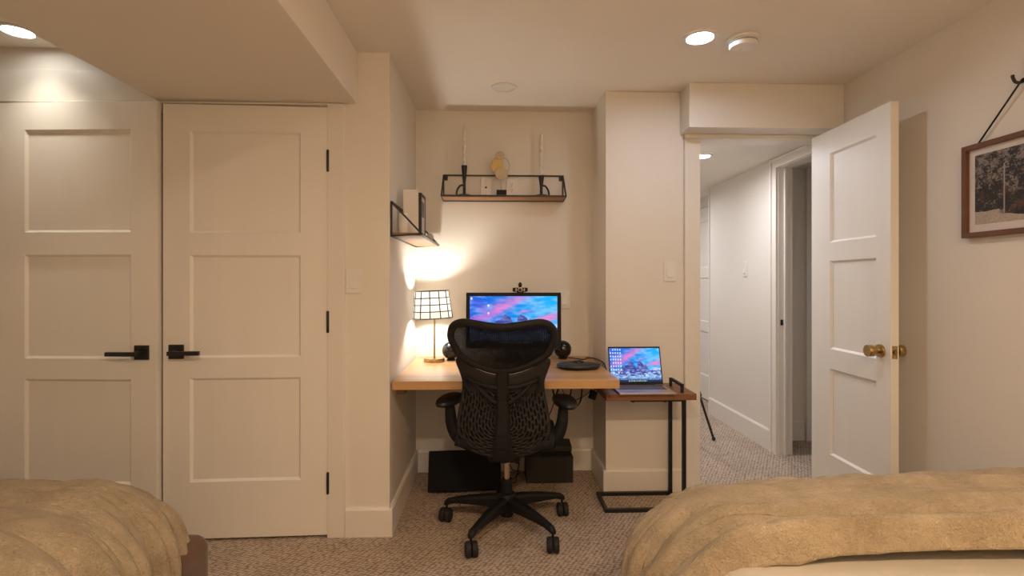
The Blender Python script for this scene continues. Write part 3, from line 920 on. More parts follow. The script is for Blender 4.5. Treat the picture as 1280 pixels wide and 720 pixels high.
for i in range(NC):
    a = 2 * math.pi * i / NC
    MB().tube([((SR(0) + 0.001) * math.cos(a), (SR(0) + 0.001) * math.sin(a), sb), ((SR(1) + 0.001) * math.cos(a), (SR(1) + 0.001) * math.sin(a), st)], 0.0032, 6).build('wire_rib', BLACKM, sh)
m = MB()
for a in (R(30), R(150), R(270)):
    m.tube([(0.011 * math.cos(a), 0.011 * math.sin(a), 0.300), (SR(0.2) * math.cos(a), SR(0.2) * math.sin(a), sb + 0.2 * (st - sb))], 0.0016, 6)
m.build('spider', BRASS, sh)

# ------------------------------------------------------------------ wall shelves
def wall_shelf(label, loc, rz, L=0.762, D=0.15, H=0.165):
    """local: wall at y=0, shelf projects to -y, bottom at z=0, x 0..L"""
    t = thing('wall_shelf', label, 'shelf', loc, rz, group='black wire wall shelves', local=True)
    w = 0.0085
    MB().box(0.004, L - 0.004, -D + 0.004, -0.003, 0.004, 0.019).build('board', SHELFW, t, bevel=0.001)
    y0, y1 = -0.0055, -D
    MB().bar((0, y1, 0.012), (L, y1, 0.012), w).build('front_rail', BLACKM, t)
    MB().bar((0, y0, 0.003), (L, y0, 0.003), w).build('back_rail', BLACKM, t)
    MB().bar((0, y0, H), (L, y0, H), w).build('top_rail', BLACKM, t)
    for x in (0, L):
        m = MB().bar((x, y0, 0.0), (x, y0, H + 0.004), w)
        m.bar((x, y0, H), (x, y1, 0.012), w).bar((x, y0, 0.003), (x, y1, 0.012), w)
        b = m.build('end_bracket', BLACKM, t)
        sx = 0.015 if x == 0 else -0.015
        e = MB().box(min(x, x + sx * 1.7), max(x, x + sx * 1.7), -0.0025, -0.0006, H - 0.032, H - 0.004).build('mounting_tab', BLACKM, b, bevel=0.0005)
    return t


wall_shelf('black wire frame shelf with wooden board on the alcove back wall', (-0.321, YAL - 0.0005, 1.722), 0)
wall_shelf('black wire frame shelf on the left alcove wall above the lamp', (XAL + 0.0005, 2.475, 1.427), R(90))

SZ = 1.7415


def candlestick(x, y, h, side, label, group):
    t = thing('candle_holder', label, 'candle holder', (x, y, SZ), 0, group=group, local=True)
    MB().lathe([(0.0, 0.0004), (0.043, 0.0004), (0.047, 0.005), (0.044, 0.009), (0.030, 0.011), (0.013, 0.016), (0.0, 0.016)], n=32, caps=False).build('dish', BLACKM, t)
    MB().lathe([(0.0095, 0.014), (0.0085, h * 0.45), (0.012, h * 0.62), (0.0165, h * 0.86), (0.0185, h), (0.0135, h), (0.012, h - 0.014), (0.0, h - 0.014)], n=24, caps=False).build('stem', BLACKM, t)
    pts = [(side * 0.006, 0, 0.070), (side * 0.024, 0, 0.068), (side * 0.040, 0, 0.048), (side * 0.048, 0, 0.022), (side * 0.047, 0, 0.006)]
    MB().tube(spline(pts, 6), 0.0058, 8).build('handle', BLACKM, t)
    return t


def taper(x, y, z, h, label):
    m = MB(); vs = []
    n, k = 16, 60
    for j in range(k + 1):
        f = j / k
        r = 0.0118 * (1 - 0.25 * f)
        tw = f * 2 * math.pi * 3.0 if 0.08 < f else 0.08 * 6 * math.pi
        amp = 0.24 if 0.1 < f < 0.92 else 0.03
        for i in range(n):
            a = 2 * math.pi * i / n
            rr = r * (1 + amp * math.cos(2 * (a - tw)))
            vs.append((x + rr * math.cos(a), y + rr * math.sin(a), z + h * f))
    m.add(vs, [(j * n + i, j * n + (i + 1) % n, (j + 1) * n + (i + 1) % n, (j + 1) * n + i) for j in range(k) for i in range(n)], True)
    m.f.append(tuple(reversed(range(n)))); m.sm.append(False)
    m.f.append(tuple(k * n + i for i in range(n))); m.sm.append(False)
    t = thing('taper_candle', label, 'candle', (x, y, z), group='twisted white candles')
    c = m.build('wax', CANDLE, t)
    MB().tube([(x, y, z + h), (x, y, z + h + 0.008)], 0.0009, 5).build('wick', DARKV, t)


YS = 3.205
candlestick(-0.186, YS, 0.192, -1, 'tall black candle holder with loop handle left on the back shelf', 'black candle holders')
candlestick(0.296, YS, 0.134, 1, 'short black candle holder with loop handle right on the back shelf', 'black candle holders')
taper(-0.186, YS, SZ + 0.1785, 0.262, 'twisted white candle in the tall candle holder')
taper(0.296, YS, SZ + 0.1205, 0.268, 'twisted white candle in the short candle holder')
# gold disc sculpture
t = thing('disc_sculpture', 'small gold sculpture of overlapping discs on a black block', 'sculpture', (0.046, YS, SZ), local=True)
MB().box(-0.031, 0.031, -0.018, 0.018, 0.0004, 0.040).build('base', BLACKP, t, bevel=0.001)
MB().tube([(0, 0, 0.04), (0, 0, 0.10)], 0.0018, 8).build('rod', GOLD, t)
def disc(x, z, r, y, nm, mt, th=0.0016):
    MB().lathe([(0.0, y - th), (r * 0.97, y - th), (r, y), (r * 0.97, y + th), (0.0, y + th)], (x, 0, z), 'y', 40, caps=False).build(nm, mt, t)
HAMM = mat('hammered_gold', (0.55, 0.43, 0.29), 0.5, metal=0.25, noise=0.1, nscale=120, bump=0.6, bscale=160)
disc(0.0, 0.145, 0.041, -0.008, 'disc', HAMM)
disc(-0.010, 0.258, 0.027, -0.008, 'disc', HAMM)
pts = [(-0.006 + 0.056 * math.cos(2 * math.pi * i / 48), 0, 0.192 + 0.056 * math.sin(2 * math.pi * i / 48)) for i in range(48)]
MB().tube(pts, 0.0018, 8, closed=True).build('ring', GOLD, t)
arc = [(-0.006 + 0.054 * math.cos(a), 0.192 + 0.054 * math.sin(a)) for a in [R(92 + 4.4 * i) for i in range(41)]] + [(-0.006 + 0.0 + 0.012 * math.sin(R(a)), 0.192 - 0.054 + 0.108 * (1 - (a / 180))) for a in range(170, 0, -20)][::-1][::-1]
MB().prism(arc[:41] + [(0.006, 0.15), (0.010, 0.192), (0.004, 0.232)], -0.001, 0.001, 'xz').build('crescent', GOLD, t)

# things on the left shelf (board top at 1.4465)
LZ = 1.4465
t = thing('book', 'white hardcover book standing on the left wall shelf', 'book', (-0.425, 2.70, LZ))
MB().box(-0.462, -0.392, 2.640, 2.643, LZ + 0.0005, LZ + 0.235).box(-0.462, -0.392, 2.668, 2.671, LZ + 0.0005, LZ + 0.235).box(-0.465, -0.462, 2.640, 2.671, LZ + 0.0005, LZ + 0.235).build('cover', PAPER, t, bevel=0.0008)
MB().box(-0.4615, -0.395, 2.6435, 2.6675, LZ + 0.004, LZ + 0.231).build('pages', PAPER, t)
t = thing('pillar_candle', 'short white pillar candle near the end of the left shelf', 'candle', (-0.45, 2.56, LZ), local=True)
MB().lathe([(0.0, 0.0005), (0.022, 0.0005), (0.023, 0.004), (0.023, 0.098), (0.020, 0.102), (0.0, 0.099)], n=28, caps=False).build('wax', CANDLE, t)
MB().tube([(0, 0, 0.099), (0.001, 0, 0.110)], 0.001, 5).build('wick', DARKV, t)
t = thing('photo_frame', 'black picture frame standing on the left wall shelf', 'picture frame', (-0.39, 2.79, LZ), R(0), local=True)
m = MB()
FH, FW = 0.232, 0.16
y0, y1 = -FW / 2, FW / 2
m.box(-0.008, 0.008, y0, y0 + 0.014, 0.0005, FH).box(-0.008, 0.008, y1 - 0.014, y1, 0.0005, FH).box(-0.008, 0.008, y0 + 0.014, y1 - 0.014, 0.0005, 0.0145).box(-0.008, 0.008, y0 + 0.014, y1 - 0.014, FH - 0.014, FH)
m.build('frame', BLACKM, t, bevel=0.001)
MB().box(-0.007, 0.0045, y0 + 0.014, y1 - 0.014, 0.0145, FH - 0.014).build('mat_board', MATBOARD, t)
MB().box(0.0045, 0.0052, y0 + 0.04, y1 - 0.04, 0.11, FH - 0.04).build('print', mat('small_print', (0.10, 0.08, 0.07), 0.5, noise=0.5, nscale=40), t)
o = MB().sphere((0, 0, 0), 0.021, 28, 18).build('decorative_ball', STONE)
o.location = (-0.372, 2.985, LZ + 0.0213)
tag(o, 'small beige ball on the left shelf beside the black frame', 'ball')

# ------------------------------------------------------------------ side table and laptop
TZ = 0.632
t = thing('side_table', 'c shaped side table with brown wooden top and black tube frame', 'side table', (0.80, 2.75, 0))
MB().box(0.572, 1.043, 2.602, 2.888, TZ - 0.033, TZ).build('tabletop', TABLEW, t, bevel=0.002)
w = 0.019
def tb(nm, a, b): MB().bar(a, b, w).build(nm, BLACKM, t, bevel=0.0012)
zb = w / 2 + 0.0005
xa, xb, ya, yb = 0.588, 1.000, 2.666, 2.876
tb('base_bar', (xa - w / 2, ya, zb), (xb + w / 2, ya, zb)); tb('base_bar', (xa - w / 2, yb, zb), (xb + w / 2, yb, zb))
tb('base_bar', (xa, ya + w / 2, zb), (xa, yb - w / 2, zb)); tb('base_bar', (xb, ya + w / 2, zb), (xb, yb - w / 2, zb))
zt = TZ - 0.033 - w / 2 - 0.0003
for y in (ya, yb):
    tb('upright', (xb, y, w + 0.0005), (xb, y, zt + w / 2))
    tb('top_support', (0.715, y, zt), (xb - w / 2, y, zt))
m = MB().bar((0.976, 2.628, TZ + 0.0003), (0.976, 2.628, TZ + 0.047), 0.014).bar((0.976, 2.800, TZ + 0.0003), (0.976, 2.800, TZ + 0.047), 0.014).bar((0.976, 2.621, TZ + 0.040), (0.976, 2.807, TZ + 0.040), 0.014)
m.build('rail', BLACKM, t, bevel=0.001)
for sx in (0.73, 0.90):
    MB().lathe([(0.006, zt - w / 2 - 0.004), (0.006, zt - w / 2)], (sx, ya, 0), 'z', 10).build('bolt', BLACKM, t)

t = thing('laptop', 'open aluminium laptop showing a mountain wallpaper on the side table', 'laptop', (0.782, 2.575, TZ), 0, local=True)
LW, LD = 0.146, 0.212
MB().box(-LW, LW, 0, LD, 0.001, 0.012).build('base', ALU, t, bevel=0.003)
kb = MB().box(-LW + 0.018, LW - 0.018, 0.085, LD - 0.022, 0.012, 0.0124).build('keyboard_deck', KEYM, t)
key = MB().box(-0.0078, 0.0078, -0.0072, 0.0072, 0.0124, 0.0138).build('key', KEYM, kb)
first = True
for j in range(5):
    for i in range(14):
        kx = -LW + 0.027 + i * 0.0184
        ky = 0.095 + j * 0.0193
        if j == 0 and 3 < i < 10: continue
        o = key if first else key.copy()
        if not first:
            COL.objects.link(o); o.parent = kb
        first = False
        o.location = (kx, ky, 0)
o = MB().box(-0.066, 0.052, -0.0072, 0.0072, 0.0124, 0.0138).build('space_bar', KEYM, kb); o.location = (0.0, 0.095, 0)
MB().box(-0.05, 0.05, 0.008, 0.075, 0.012, 0.0122).build('trackpad', mat('trackpad', (0.40, 0.34, 0.33), 0.3, metal=0.6), t, bevel=0.0)
lid = bpy.data.objects.new('lid', None); COL.objects.link(lid); lid.parent = t; lid.location = (0, LD - 0.004, 0.014); lid.rotation_euler = (R(-17), 0, 0)
OFF[lid.name] = (0, 0, 0)
LH = 0.208
MB().box(-LW, LW, 0.001, 0.006, 0, LH).build('lid_shell', ALU, lid, bevel=0.002)
m = MB().box(-LW, LW, -0.001, 0.001, 0, 0.014).box(-LW, LW, -0.001, 0.001, LH - 0.008, LH).box(-LW, -LW + 0.005, -0.001, 0.001, 0.014, LH - 0.008).box(LW - 0.005, LW, -0.001, 0.001, 0.014, LH - 0.008)
m.build('bezel', BLACKP, lid)
ic = []
for j in range(9):
    for i in range(5):
        if (i == 0 and j in (0, 4)) or (j > 6 and i not in (1, 3)) or (j > 7): continue
        ic.append((0.025 + i * 0.048, 0.955 - j * 0.098, 1.0))
ic.append((0.975, 0.965, 0.7))
img2 = wallpaper(300, 190, ic)
print_mesh('screen', img2, lambda u, v: (-LW + 0.005 + u * (2 * LW - 0.01), 0.0003, 0.014 + v * (LH - 0.022)), SCREENM, lid)
MB().lathe([(0.006, -0.10), (0.006, 0.10)], (0, LD - 0.004, 0.011), 'x', 12).build('hinge_bar', BLACKP, t)

# ------------------------------------------------------------------ office chair
t = thing('office_chair', 'black ergonomic office chair with mesh back at the desk', 'chair', (0.063, 2.53, 0), R(-6), local=True)
YBK = [(0.40, -0.205), (0.46, -0.228), (0.54, -0.240), (0.62, -0.232), (0.72, -0.232), (0.80, -0.246), (0.90, -0.272), (1.05, -0.318)]
def by(x, z): return lerp_tab(YBK, z) + 0.75 * x * x
bf = [(0, 1.026), (.07, 1.033), (.133, 1.043), (.175, 1.0455), (.21, 1.035), (.235, 1.0105), (.245, .979), (.245, .9545), (.231, .9125), (.203, .8705), (.126, .825), (.053, .8005), (0, .795)]
# frame centre line: pull the outer outline in
def inset(pts, d):
    out = []
    n = len(pts)
    for i in range(n):
        a, b = Vector(pts[i - 1]), Vector(pts[(i + 1) % n])
        tg = (b - a).normalized()
        nr = Vector((tg.y, -tg.x))
        out.append((pts[i][0] + nr.x * d, pts[i][1] + nr.y * d))
    return out
full = bf + [(-x, z) for x, z in reversed(bf[1:-1])]
cl = inset(full, 0.015)
ring = spline([(x, by(x, z) - 0.008, z) for x, z in cl], 5, closed=True)
rr = [0.0165 if p.z > 0.90 else 0.013 + 0.0035 * max(0, (p.z - 0.80) / 0.1) for p in ring]
MB().tube(ring, rr, 10, closed=True, flat=(0.85, 1.1)).build('back_frame', GRAPH, t)
# mesh fabric inside the frame
def fan(outl, cx, cz, rings, f=by, dy=0.0):
    m = MB()
    vs = [(cx, f(cx, cz) + dy, cz)]
    n = len(outl)
    for k in range(1, rings + 1):
        q = k / rings
        for x, z in outl:
            X, Z = cx + (x - cx) * q, cz + (z - cz) * q
            vs.append((X, f(X, Z) + dy, Z))
    fs = [(0, 1 + i, 1 + (i + 1) % n) for i in range(n)]
    for k in range(rings - 1):
        for i in range(n):
            a = 1 + k * n + i; b = 1 + k * n + (i + 1) % n
            fs.append((a, a + n, b + n, b))
    return m.add(vs, fs, True)
inn = [(p.x, p.z) for p in spline([(x, 0, z) for x, z in inset(full, 0.018)], 4, closed=True)]
fan(inn, 0, 0.93, 10).build('back_mesh', MESHF, t)
# perforated lower shell
so = [(.0, .792), (.053, .797), (.126, .822), (.198, .868), (.214, .850), (.198, .80), (.186, .7556), (.192, .693), (.204, .634), (.213, .569), (.206, .506), (.173, .455), (.122, .4256), (.05, .412), (0, .409)]
so_full = so + [(-x, z) for x, z in reversed(so[1:-1])]
dense = [(p.x, p.z) for p in spline([(x, 0, z) for x, z in so_full], 8, closed=True)]
# resample to even steps
def resample(pl, n):
    L = [0]
    for i in range(len(pl)):
        a, b = pl[i], pl[(i + 1) % len(pl)]
        L.append(L[-1] + math.hypot(b[0] - a[0], b[1] - a[1]))
    out = []; i = 0
    for k in range(n):
        s_ = L[-1] * k / n
        while L[i + 1] < s_: i += 1
        a, b = pl[i], pl[(i + 1) % len(pl)]
        q = (s_ - L[i]) / max(1e-9, L[i + 1] - L[i])
        out.append((a[0] + (b[0] - a[0]) * q, a[1] + (b[1] - a[1]) * q))
    return out
NS = 168
ol = resample(dense, NS)
edges = [1.0, 0.93]
e = 0.93
while e > 0.14:
    e -= 0.034; edges.append(e)
    e -= 0.036; edges.append(e)
CX, CZ = 0, 0.585
m = MB(); vs = []
for q in edges:
    for x, z in ol:
        X, Z = CX + (x - CX) * q, CZ + (z - CZ) * q
        vs.append((X, by(X, Z), Z))
fs = []
for k in range(len(edges) - 1):
    hole = k % 2 == 1
    per = 6 if edges[k] > 0.6 else (8 if edges[k] > 0.35 else 14)
    sh_ = (k // 2) % 2 * (per // 2)
    for i in range(NS):
        if hole and (i + sh_) % per < per - 2 and CZ + (ol[i][1] - CZ) * edges[k] < 0.715: continue
        j = (i + 1) % NS
        fs.append((k * NS + i, k * NS + j, (k + 1) * NS + j, (k + 1) * NS + i))
fs.append(tuple((len(edges) - 1) * NS + i for i in range(NS)))
m.add(vs, fs, True)
m.build('back_shell', SHELLM, t, solid=0.005)
# dark flexor sheet just inside the shell
inner = [(CX + (x - CX) * 0.955, CZ + (z - CZ) * 0.955) for x, z in ol[::4]]
fan(inner, 0, 0.6, 6, dy=0.012).build('lumbar_pad', DARKFAB, t)
# spine
sp = [(.030, .806), (.031, .76), (.030, .68), (.031, .60), (.035, .53), (.044, .46), (.052, .425), (.046, .402)]
m = MB(); vs = []
for x, z in sp:
    y = lerp_tab(YBK, z)
    for sx in (-1, -0.6, 0.6, 1):
        vs.append((sx * x, y - (0.012 if abs(sx) == 1 else 0.024), z))
    vs.append((-x, y + 0.004, z)); vs.append((x, y + 0.004, z))
k = 6
fs = []
for i in range(len(sp) - 1):
    a, b = i * k, (i + 1) * k
    for p, q in ((0, 1), (1, 2), (2, 3), (3, 5), (5, 4), (4, 0)):
        fs.append((a + p, a + q, b + q, b + p))
fs.append((0, 1, 2, 3, 5, 4)); fs.append(tuple((len(sp) - 1) * k + q for q in (4, 5, 3, 2, 1, 0)))
m.add(vs, fs, False)
m.build('spine', GRAPH, t, bevel=0.003)
for s in (-1, 1):
    def P(x, z, d=-0.018): return (s * x, by(x, z) + d, z)
    a = MB().tube(spline([P(0.025, .738), P(0.07, .744), P(0.12, .758), P(0.155, .772)], 5), [0.010] * 5 + [0.009] * 11, 8, flat=(0.7, 1)).build('lumbar_arm', GRAPH, t)
    MB().tube(spline([P(0.028, .668), P(0.065, .694), P(0.105, .730), P(0.125, .757)], 5), 0.009, 8, flat=(0.7, 1)).build('lumbar_strut', GRAPH, a)
    MB().tube(spline([P(0.158, .782), P(0.168, .765), P(0.166, .738), P(0.150, .715)], 5), [0.010] * 8 + [0.008] * 8, 8).build('lumbar_knob', GRAPH, a)
# seat
m = MB(); vs = []
nx_, ny_ = 25, 21
for j in range(ny_):
    v = j / (ny_ - 1)
    for i in range(nx_):
        u = i / (nx_ - 1) * 2 - 1
        hw = 0.245 * (1 - 0.10 * (1 - v) ** 2 - 0.12 * v ** 4)
        y = -0.215 + v * 0.455
        z = 0.452 + 0.018 * abs(u) ** 3 - 0.045 * max(0, v - 0.75) ** 2 * 8 + 0.01 * (1 - v) ** 2
        vs.append((u * hw, y, z))
m.add(vs, [(j * nx_ + i, j * nx_ + i + 1, (j + 1) * nx_ + i + 1, (j + 1) * nx_ + i) for j in range(ny_ - 1) for i in range(nx_ - 1)], True)
m.build('seat', DARKFAB, t, solid=0.035, bevel=0.0)
MB().prism([(-0.20, 0.425), (0.13, 0.425), (0.11, 0.385), (-0.05, 0.345), (-0.17, 0.375)], -0.075, 0.075, 'yz').build('tilt_housing', BLACKP, t, bevel=0.01)
MB().tube(spline([(0, -0.10, 0.395), (0, -0.17, 0.39), (0, -0.215, 0.415), (0, -0.245, 0.47)], 5), 0.024, 10, flat=(1.5, 0.7)).build('back_bracket', GRAPH, t)
for s in (-1, 1):
    up = spline([(s * 0.08, -0.035, 0.402), (s * 0.17, -0.040, 0.41), (s * 0.235, -0.045, 0.452), (s * 0.268, -0.045, 0.52), (s * 0.276, -0.042, 0.60)], 6)
    a = MB().tube(up, [0.019 + 0.007 * math.sin(math.pi * i / (len(up) - 1)) for i in range(len(up))], 10, flat=(0.7, 1.25)).build('arm_post', BLACKP, t)
    # arm pad: rounded slab
    n = 36
    m = MB(); vs = []
    prof = [(0.0, 0.604), (0.80, 0.604), (0.96, 0.610), (1.0, 0.620), (0.95, 0.631), (0.78, 0.638), (0.0, 0.640)]
    for i in range(n):
        an = 2 * math.pi * i / n
        c_, s_ = math.cos(an), math.sin(an)
        rx = 0.056 * (abs(c_) ** 0.85) * (1 if c_ >= 0 else -1) * (1 + 0.12 * s_)
        ry = 0.125 * (abs(s_) ** 0.85) * (1 if s_ >= 0 else -1)
        for q, h in prof: vs.append((s * 0.286 + rx * q - s * 0.018 * (ry * q / 0.125), 0.005 + ry * q, h))
    k = len(prof)
    m.add(vs, [(i * k + j, ((i + 1) % n) * k + j, ((i + 1) % n) * k + j + 1, i * k + j + 1) for i in range(n) for j in range(k - 1)], True)
    m.build('arm_pad', mat('arm_pad_rubber', (0.010, 0.0095, 0.010), 0.42, bump=0.1, bscale=400), t)
# cylinder and base
MB().lathe([(0.027, 0.10), (0.027, 0.235), (0.024, 0.238)], n=24).build('gas_spring_sleeve', BLACKP, t)
MB().lathe([(0.0145, 0.236), (0.0145, 0.39)], n=20).build('gas_spring', STEEL, t)
MB().lathe([(0.0, 0.055), (0.030, 0.055), (0.033, 0.062), (0.034, 0.11), (0.045, 0.118), (0.048, 0.150), (0.040, 0.168), (0.027, 0.172)], n=28, caps=False).build('base_hub', BLACKP, t)
leg = None
for i in range(5):
    an = R(90 + 10 + 72 * i)
    m = MB(); vs = []
    st_ = [(0.02, 0.030, 0.158, 0.098), (0.10, 0.026, 0.152, 0.098), (0.20, 0.022, 0.137, 0.098), (0.27, 0.018, 0.122, 0.094), (0.308, 0.0165, 0.112, 0.082), (0.324, 0.011, 0.098, 0.076)]
    for (r_, hw, zt_, zb_) in st_:
        vs += [(r_, -hw * 0.6, zt_), (r_, hw * 0.6, zt_), (r_, hw, zt_ - 0.012), (r_, hw * 0.85, zb_), (r_, -hw * 0.85, zb_), (r_, -hw, zt_ - 0.012)]
    fs = [(a * 6 + q, a * 6 + (q + 1) % 6, (a + 1) * 6 + (q + 1) % 6, (a + 1) * 6 + q) for a in range(len(st_) - 1) for q in range(6)]
    fs += [(5, 4, 3, 2, 1, 0), tuple((len(st_) - 1) * 6 + q for q in range(6))]
    m.add(vs, fs, False)
    M_ = Matrix.Rotation(an, 3, 'Z')
    m.v = [tuple(M_ @ Vector(v)) for v in m.v]
    lg = m.build('base_leg', BLACKP, t, bevel=0.004)
    c = Vector((0.312 * math.cos(an), 0.312 * math.sin(an), 0))
    tw = R([5, -14, 16, 2, 10][i])
    ax = Vector((math.cos(tw), math.sin(tw), 0))
    m = MB().lathe([(0.0055, 0.045), (0.0055, 0.088)], tuple(c), 'z', 10)
    cc = c - Vector((-ax.y, ax.x, 0)) * 0.012
    m.obox((cc.x, cc.y, 0.042), (-ax.y, ax.x, 0), ax, (0, 0, 1), 0.012, 0.004, 0.014)
    cs = m.build('caster', BLACKP, lg, bevel=0.002)
# wheels as sub-parts share one mesh
    for s in (-1, 1):
        wv = MB().lathe([(0.0, -0.0125), (0.024, -0.0135), (0.031, -0.011), (0.034, -0.005), (0.034, 0.008), (0.030, 0.0125), (0.0, 0.0125)], n=24, axis='x', caps=False)
        rot = Matrix.Rotation(tw, 3, 'Z')
        pos = cc + ax * (s * 0.0148) + Vector((0, 0, 0.0345))
        wv.v = [tuple(rot @ Vector(v) + pos) for v in wv.v]
        wv.build('caster_wheel', RUBBER, lg)

# ------------------------------------------------------------------ things under the desk
t = thing('footrest', 'black flat panel leaning back on the floor under the desk', 'panel', (-0.165, 2.98, 0), R(3), local=True)
ang = R(26)
def tilt(m):
    M_ = Matrix.Rotation(-ang, 3, 'X')
    m.v = [tuple(M_ @ Vector(v) + Vector((0, -0.045, 0.012))) for v in m.v]
    return m
tilt(MB().box(-0.215, 0.205, -0.012, 0.012, 0.0, 0.225)).build('panel', DARKFAB, t, bevel=0.006)
tilt(MB().box(-0.16, 0.15, 0.012, 0.02, 0.03, 0.19)).build('backing', RUBBER, t, bevel=0.003)
MB().prism([(0.035, 0.0005), (0.085, 0.0005), (0.075, 0.012), (0.052, 0.13), (0.042, 0.13)], -0.05, 0.04, 'yz').build('stand', RUBBER, t, bevel=0.002)

t = thing('storage_box', 'dark grey fabric box on the floor under the desk', 'box', (0.333, 3.15, 0), local=True)
MB().box(-0.142, 0.142, -0.09, 0.09, 0.0005, 0.150).build('body', BOXF, t, bevel=0.004)
MB().box(-0.144, 0.144, -0.092, 0.092, 0.1505, 0.156).build('rim', BOXF, t, bevel=0.002)
t = thing('storage_box', 'smaller dark lidded box lying on top of the grey fabric box', 'box', (0.385, 3.158, 0.157), R(-3), local=True)
MB().box(-0.085, 0.085, -0.078, 0.078, 0.0006, 0.030).build('body', DARKFAB, t, bevel=0.003)
MB().box(-0.088, 0.088, -0.081, 0.081, 0.0305, 0.058).build('lid', BOXF, t, bevel=0.004)


def cable(name, label, pts, r=0.0028, n=10, m=BLACKP):
    o = MB().tube(spline(pts, n), r, 6).build(name, m)
    return tag(o, label, 'cable')


cable('cable', 'black cable running from the speaker across the desk to the laptop', [(0.44, 3.205, DZ + 0.004), (0.50, 3.14, DZ + 0.004), (0.545, 3.10, DZ + 0.004), (0.575, 3.16, DZ + 0.004), (0.600, 3.10, DZ + 0.012), (0.628, 2.95, DZ + 0.012), (0.632, 2.86, DZ - 0.02), (0.640, 2.80, TZ + 0.015), (0.630, 2.74, TZ + 0.006)], 0.003)
cz = 0.60
cable('cable', 'coiled black cable bundle hanging in loops under the desk', [(0.36, 3.05, 0.687), (0.345, 3.00, 0.58), (0.37, 2.98, 0.515), (0.43, 2.97, 0.52), (0.455, 3.0, 0.60), (0.43, 3.02, 0.65), (0.385, 3.0, 0.60), (0.365, 2.97, 0.53), (0.42, 2.95, 0.475), (0.49, 2.95, 0.50), (0.515, 2.98, 0.58), (0.53, 3.02, 0.687)], 0.0042)
cable('cable', 'thin black cable sagging under the desk towards the side table', [(0.40, 3.06, 0.687), (0.41, 3.06, 0.56), (0.46, 3.05, 0.50), (0.54, 2.95, 0.56), (0.575, 2.86, 0.66), (0.585, 2.85, 0.688)], 0.0022)
cable('cable', 'black cable hanging straight down through the loops under the desk', [(0.385, 3.08, 0.687), (0.40, 3.05, 0.62), (0.37, 3.06, 0.52), (0.33, 3.08, 0.40), (0.25, 3.12, 0.28), (0.17, 3.14, 0.16), (0.14, 3.12, 0.03), (0.12, 3.06, 0.006), (0.05, 3.08, 0.005)], 0.003)
cable('cable', 'tangled black cable on the floor between footrest and grey box', [(0.10, 3.20, 0.20), (0.13, 3.17, 0.12), (0.16, 3.13, 0.17), (0.145, 3.12, 0.10), (0.09, 3.12, 0.14), (0.11, 3.13, 0.06), (0.16, 3.13, 0.05), (0.10, 3.10, 0.006), (0.06, 3.16, 0.005)], 0.0026)
t = thing('power_adapter', 'small black power adapter hanging beside the side table', 'adapter', (0.553, 2.85, 0.53), R(15), local=True)
MB().obox((0, 0, 0.045), (0.93, 0, -0.36), (0, 1, 0), (0.36, 0, 0.93), 0.017, 0.016, 0.024).build('body', BLACKP, t, bevel=0.004)
MB().tube(spline([(0.008, 0, 0.068), (0.012, 0, 0.10), (0.03, 0.0, 0.13), (0.045, 0.0, 0.1575)], 6), 0.0022, 6).build('cord', BLACKP, t)
MB().tube(spline([(-0.008, 0, 0.070), (-0.01, 0.0, 0.11), (0.012, 0.0, 0.1575)], 6), 0.0022, 6).build('cord', BLACKP, t)

# ------------------------------------------------------------------ tripod in the hallway
t = thing('tripod', 'black tripod in the hallway with one leg showing past the casing', 'tripod', (1.455, 3.95, 0), local=True)
for i, (fx, fy) in enumerate(((0.215, -0.11), (-0.24, -0.08), (0.0, 0.26))):
    a = Vector((fx * 0.10, fy * 0.10, 0.70)); b = Vector((fx, fy, 0.012))
    mid = a.lerp(b, 0.5)
    l_ = MB().tube([a, mid], 0.0125, 10).tube([mid, b], 0.009, 10).build('leg', BLACKM, t)
    MB().tube([a.lerp(b, 0.46), a.lerp(b, 0.54)], 0.016, 10).build('leg_clamp', BLACKP, l_)
    MB().sphere((fx, fy, 0.0145), 0.014, 14, 10).build('foot', RUBBER, l_)
MB().lathe([(0.011, 0.30), (0.011, 0.86)], n=14).build('centre_column', BLACKM, t)
MB().lathe([(0.02, 0.66), (0.034, 0.68), (0.034, 0.72), (0.02, 0.74)], n=18).build('crown', BLACKP, t)
hd = MB().lathe([(0.022, 0.86), (0.028, 0.875), (0.028, 0.92), (0.018, 0.94)], n=18).build('head', BLACKP, t)

# ------------------------------------------------------------------ picture on the right wall
PX = XR - 0.002
PY0, PY1, PZ0, PZ1 = 1.53, 2.027, 1.386, 1.757
t = thing('framed_picture', 'snowy forest photograph in a walnut frame hanging on the right wall', 'picture', (PX, (PY0 + PY1) / 2, PZ0))
fw, fd = 0.020, 0.026
for a in ((PY0, PY0 + fw, PZ0, PZ1), (PY1 - fw, PY1, PZ0, PZ1), (PY0 + fw, PY1 - fw, PZ0, PZ0 + fw), (PY0 + fw, PY1 - fw, PZ1 - fw, PZ1)):
    MB().box(PX - fd, PX, *a).build('frame_bar', FRAMEW, t, bevel=0.0015)
MB().box(PX - 0.010, PX - 0.004, PY0 + fw, PY1 - fw, PZ0 + fw, PZ1 - fw).build('mat_board', MATBOARD, t)
NXP, NYP = 240, 180
U, V = np.meshgrid(np.linspace(0, 1, NXP), np.linspace(0, 1, NYP))
n1 = fbm(NXP, NYP, 20, 14, 41, 4); n2 = fbm(NXP, NYP, 90, 70, 47, 2); n3 = fbm(NXP, NYP, 8, 7, 53, 3); n4 = fbm(NXP, NYP, 14, 12, 57, 3)
k = np.clip((n1 * 0.6 + n2 * 0.55 + (V - 0.5) * 0.25 - 0.55) * 4.5, 0, 1)[..., None]
imgp = np.array([0.13, 0.11, 0.105]) * (1 - k) + np.array([0.52, 0.48, 0.45]) * k
rust = np.clip((n4 - 0.58) * 7, 0, 1)[..., None] * (V < 0.7)[..., None] * 0.55
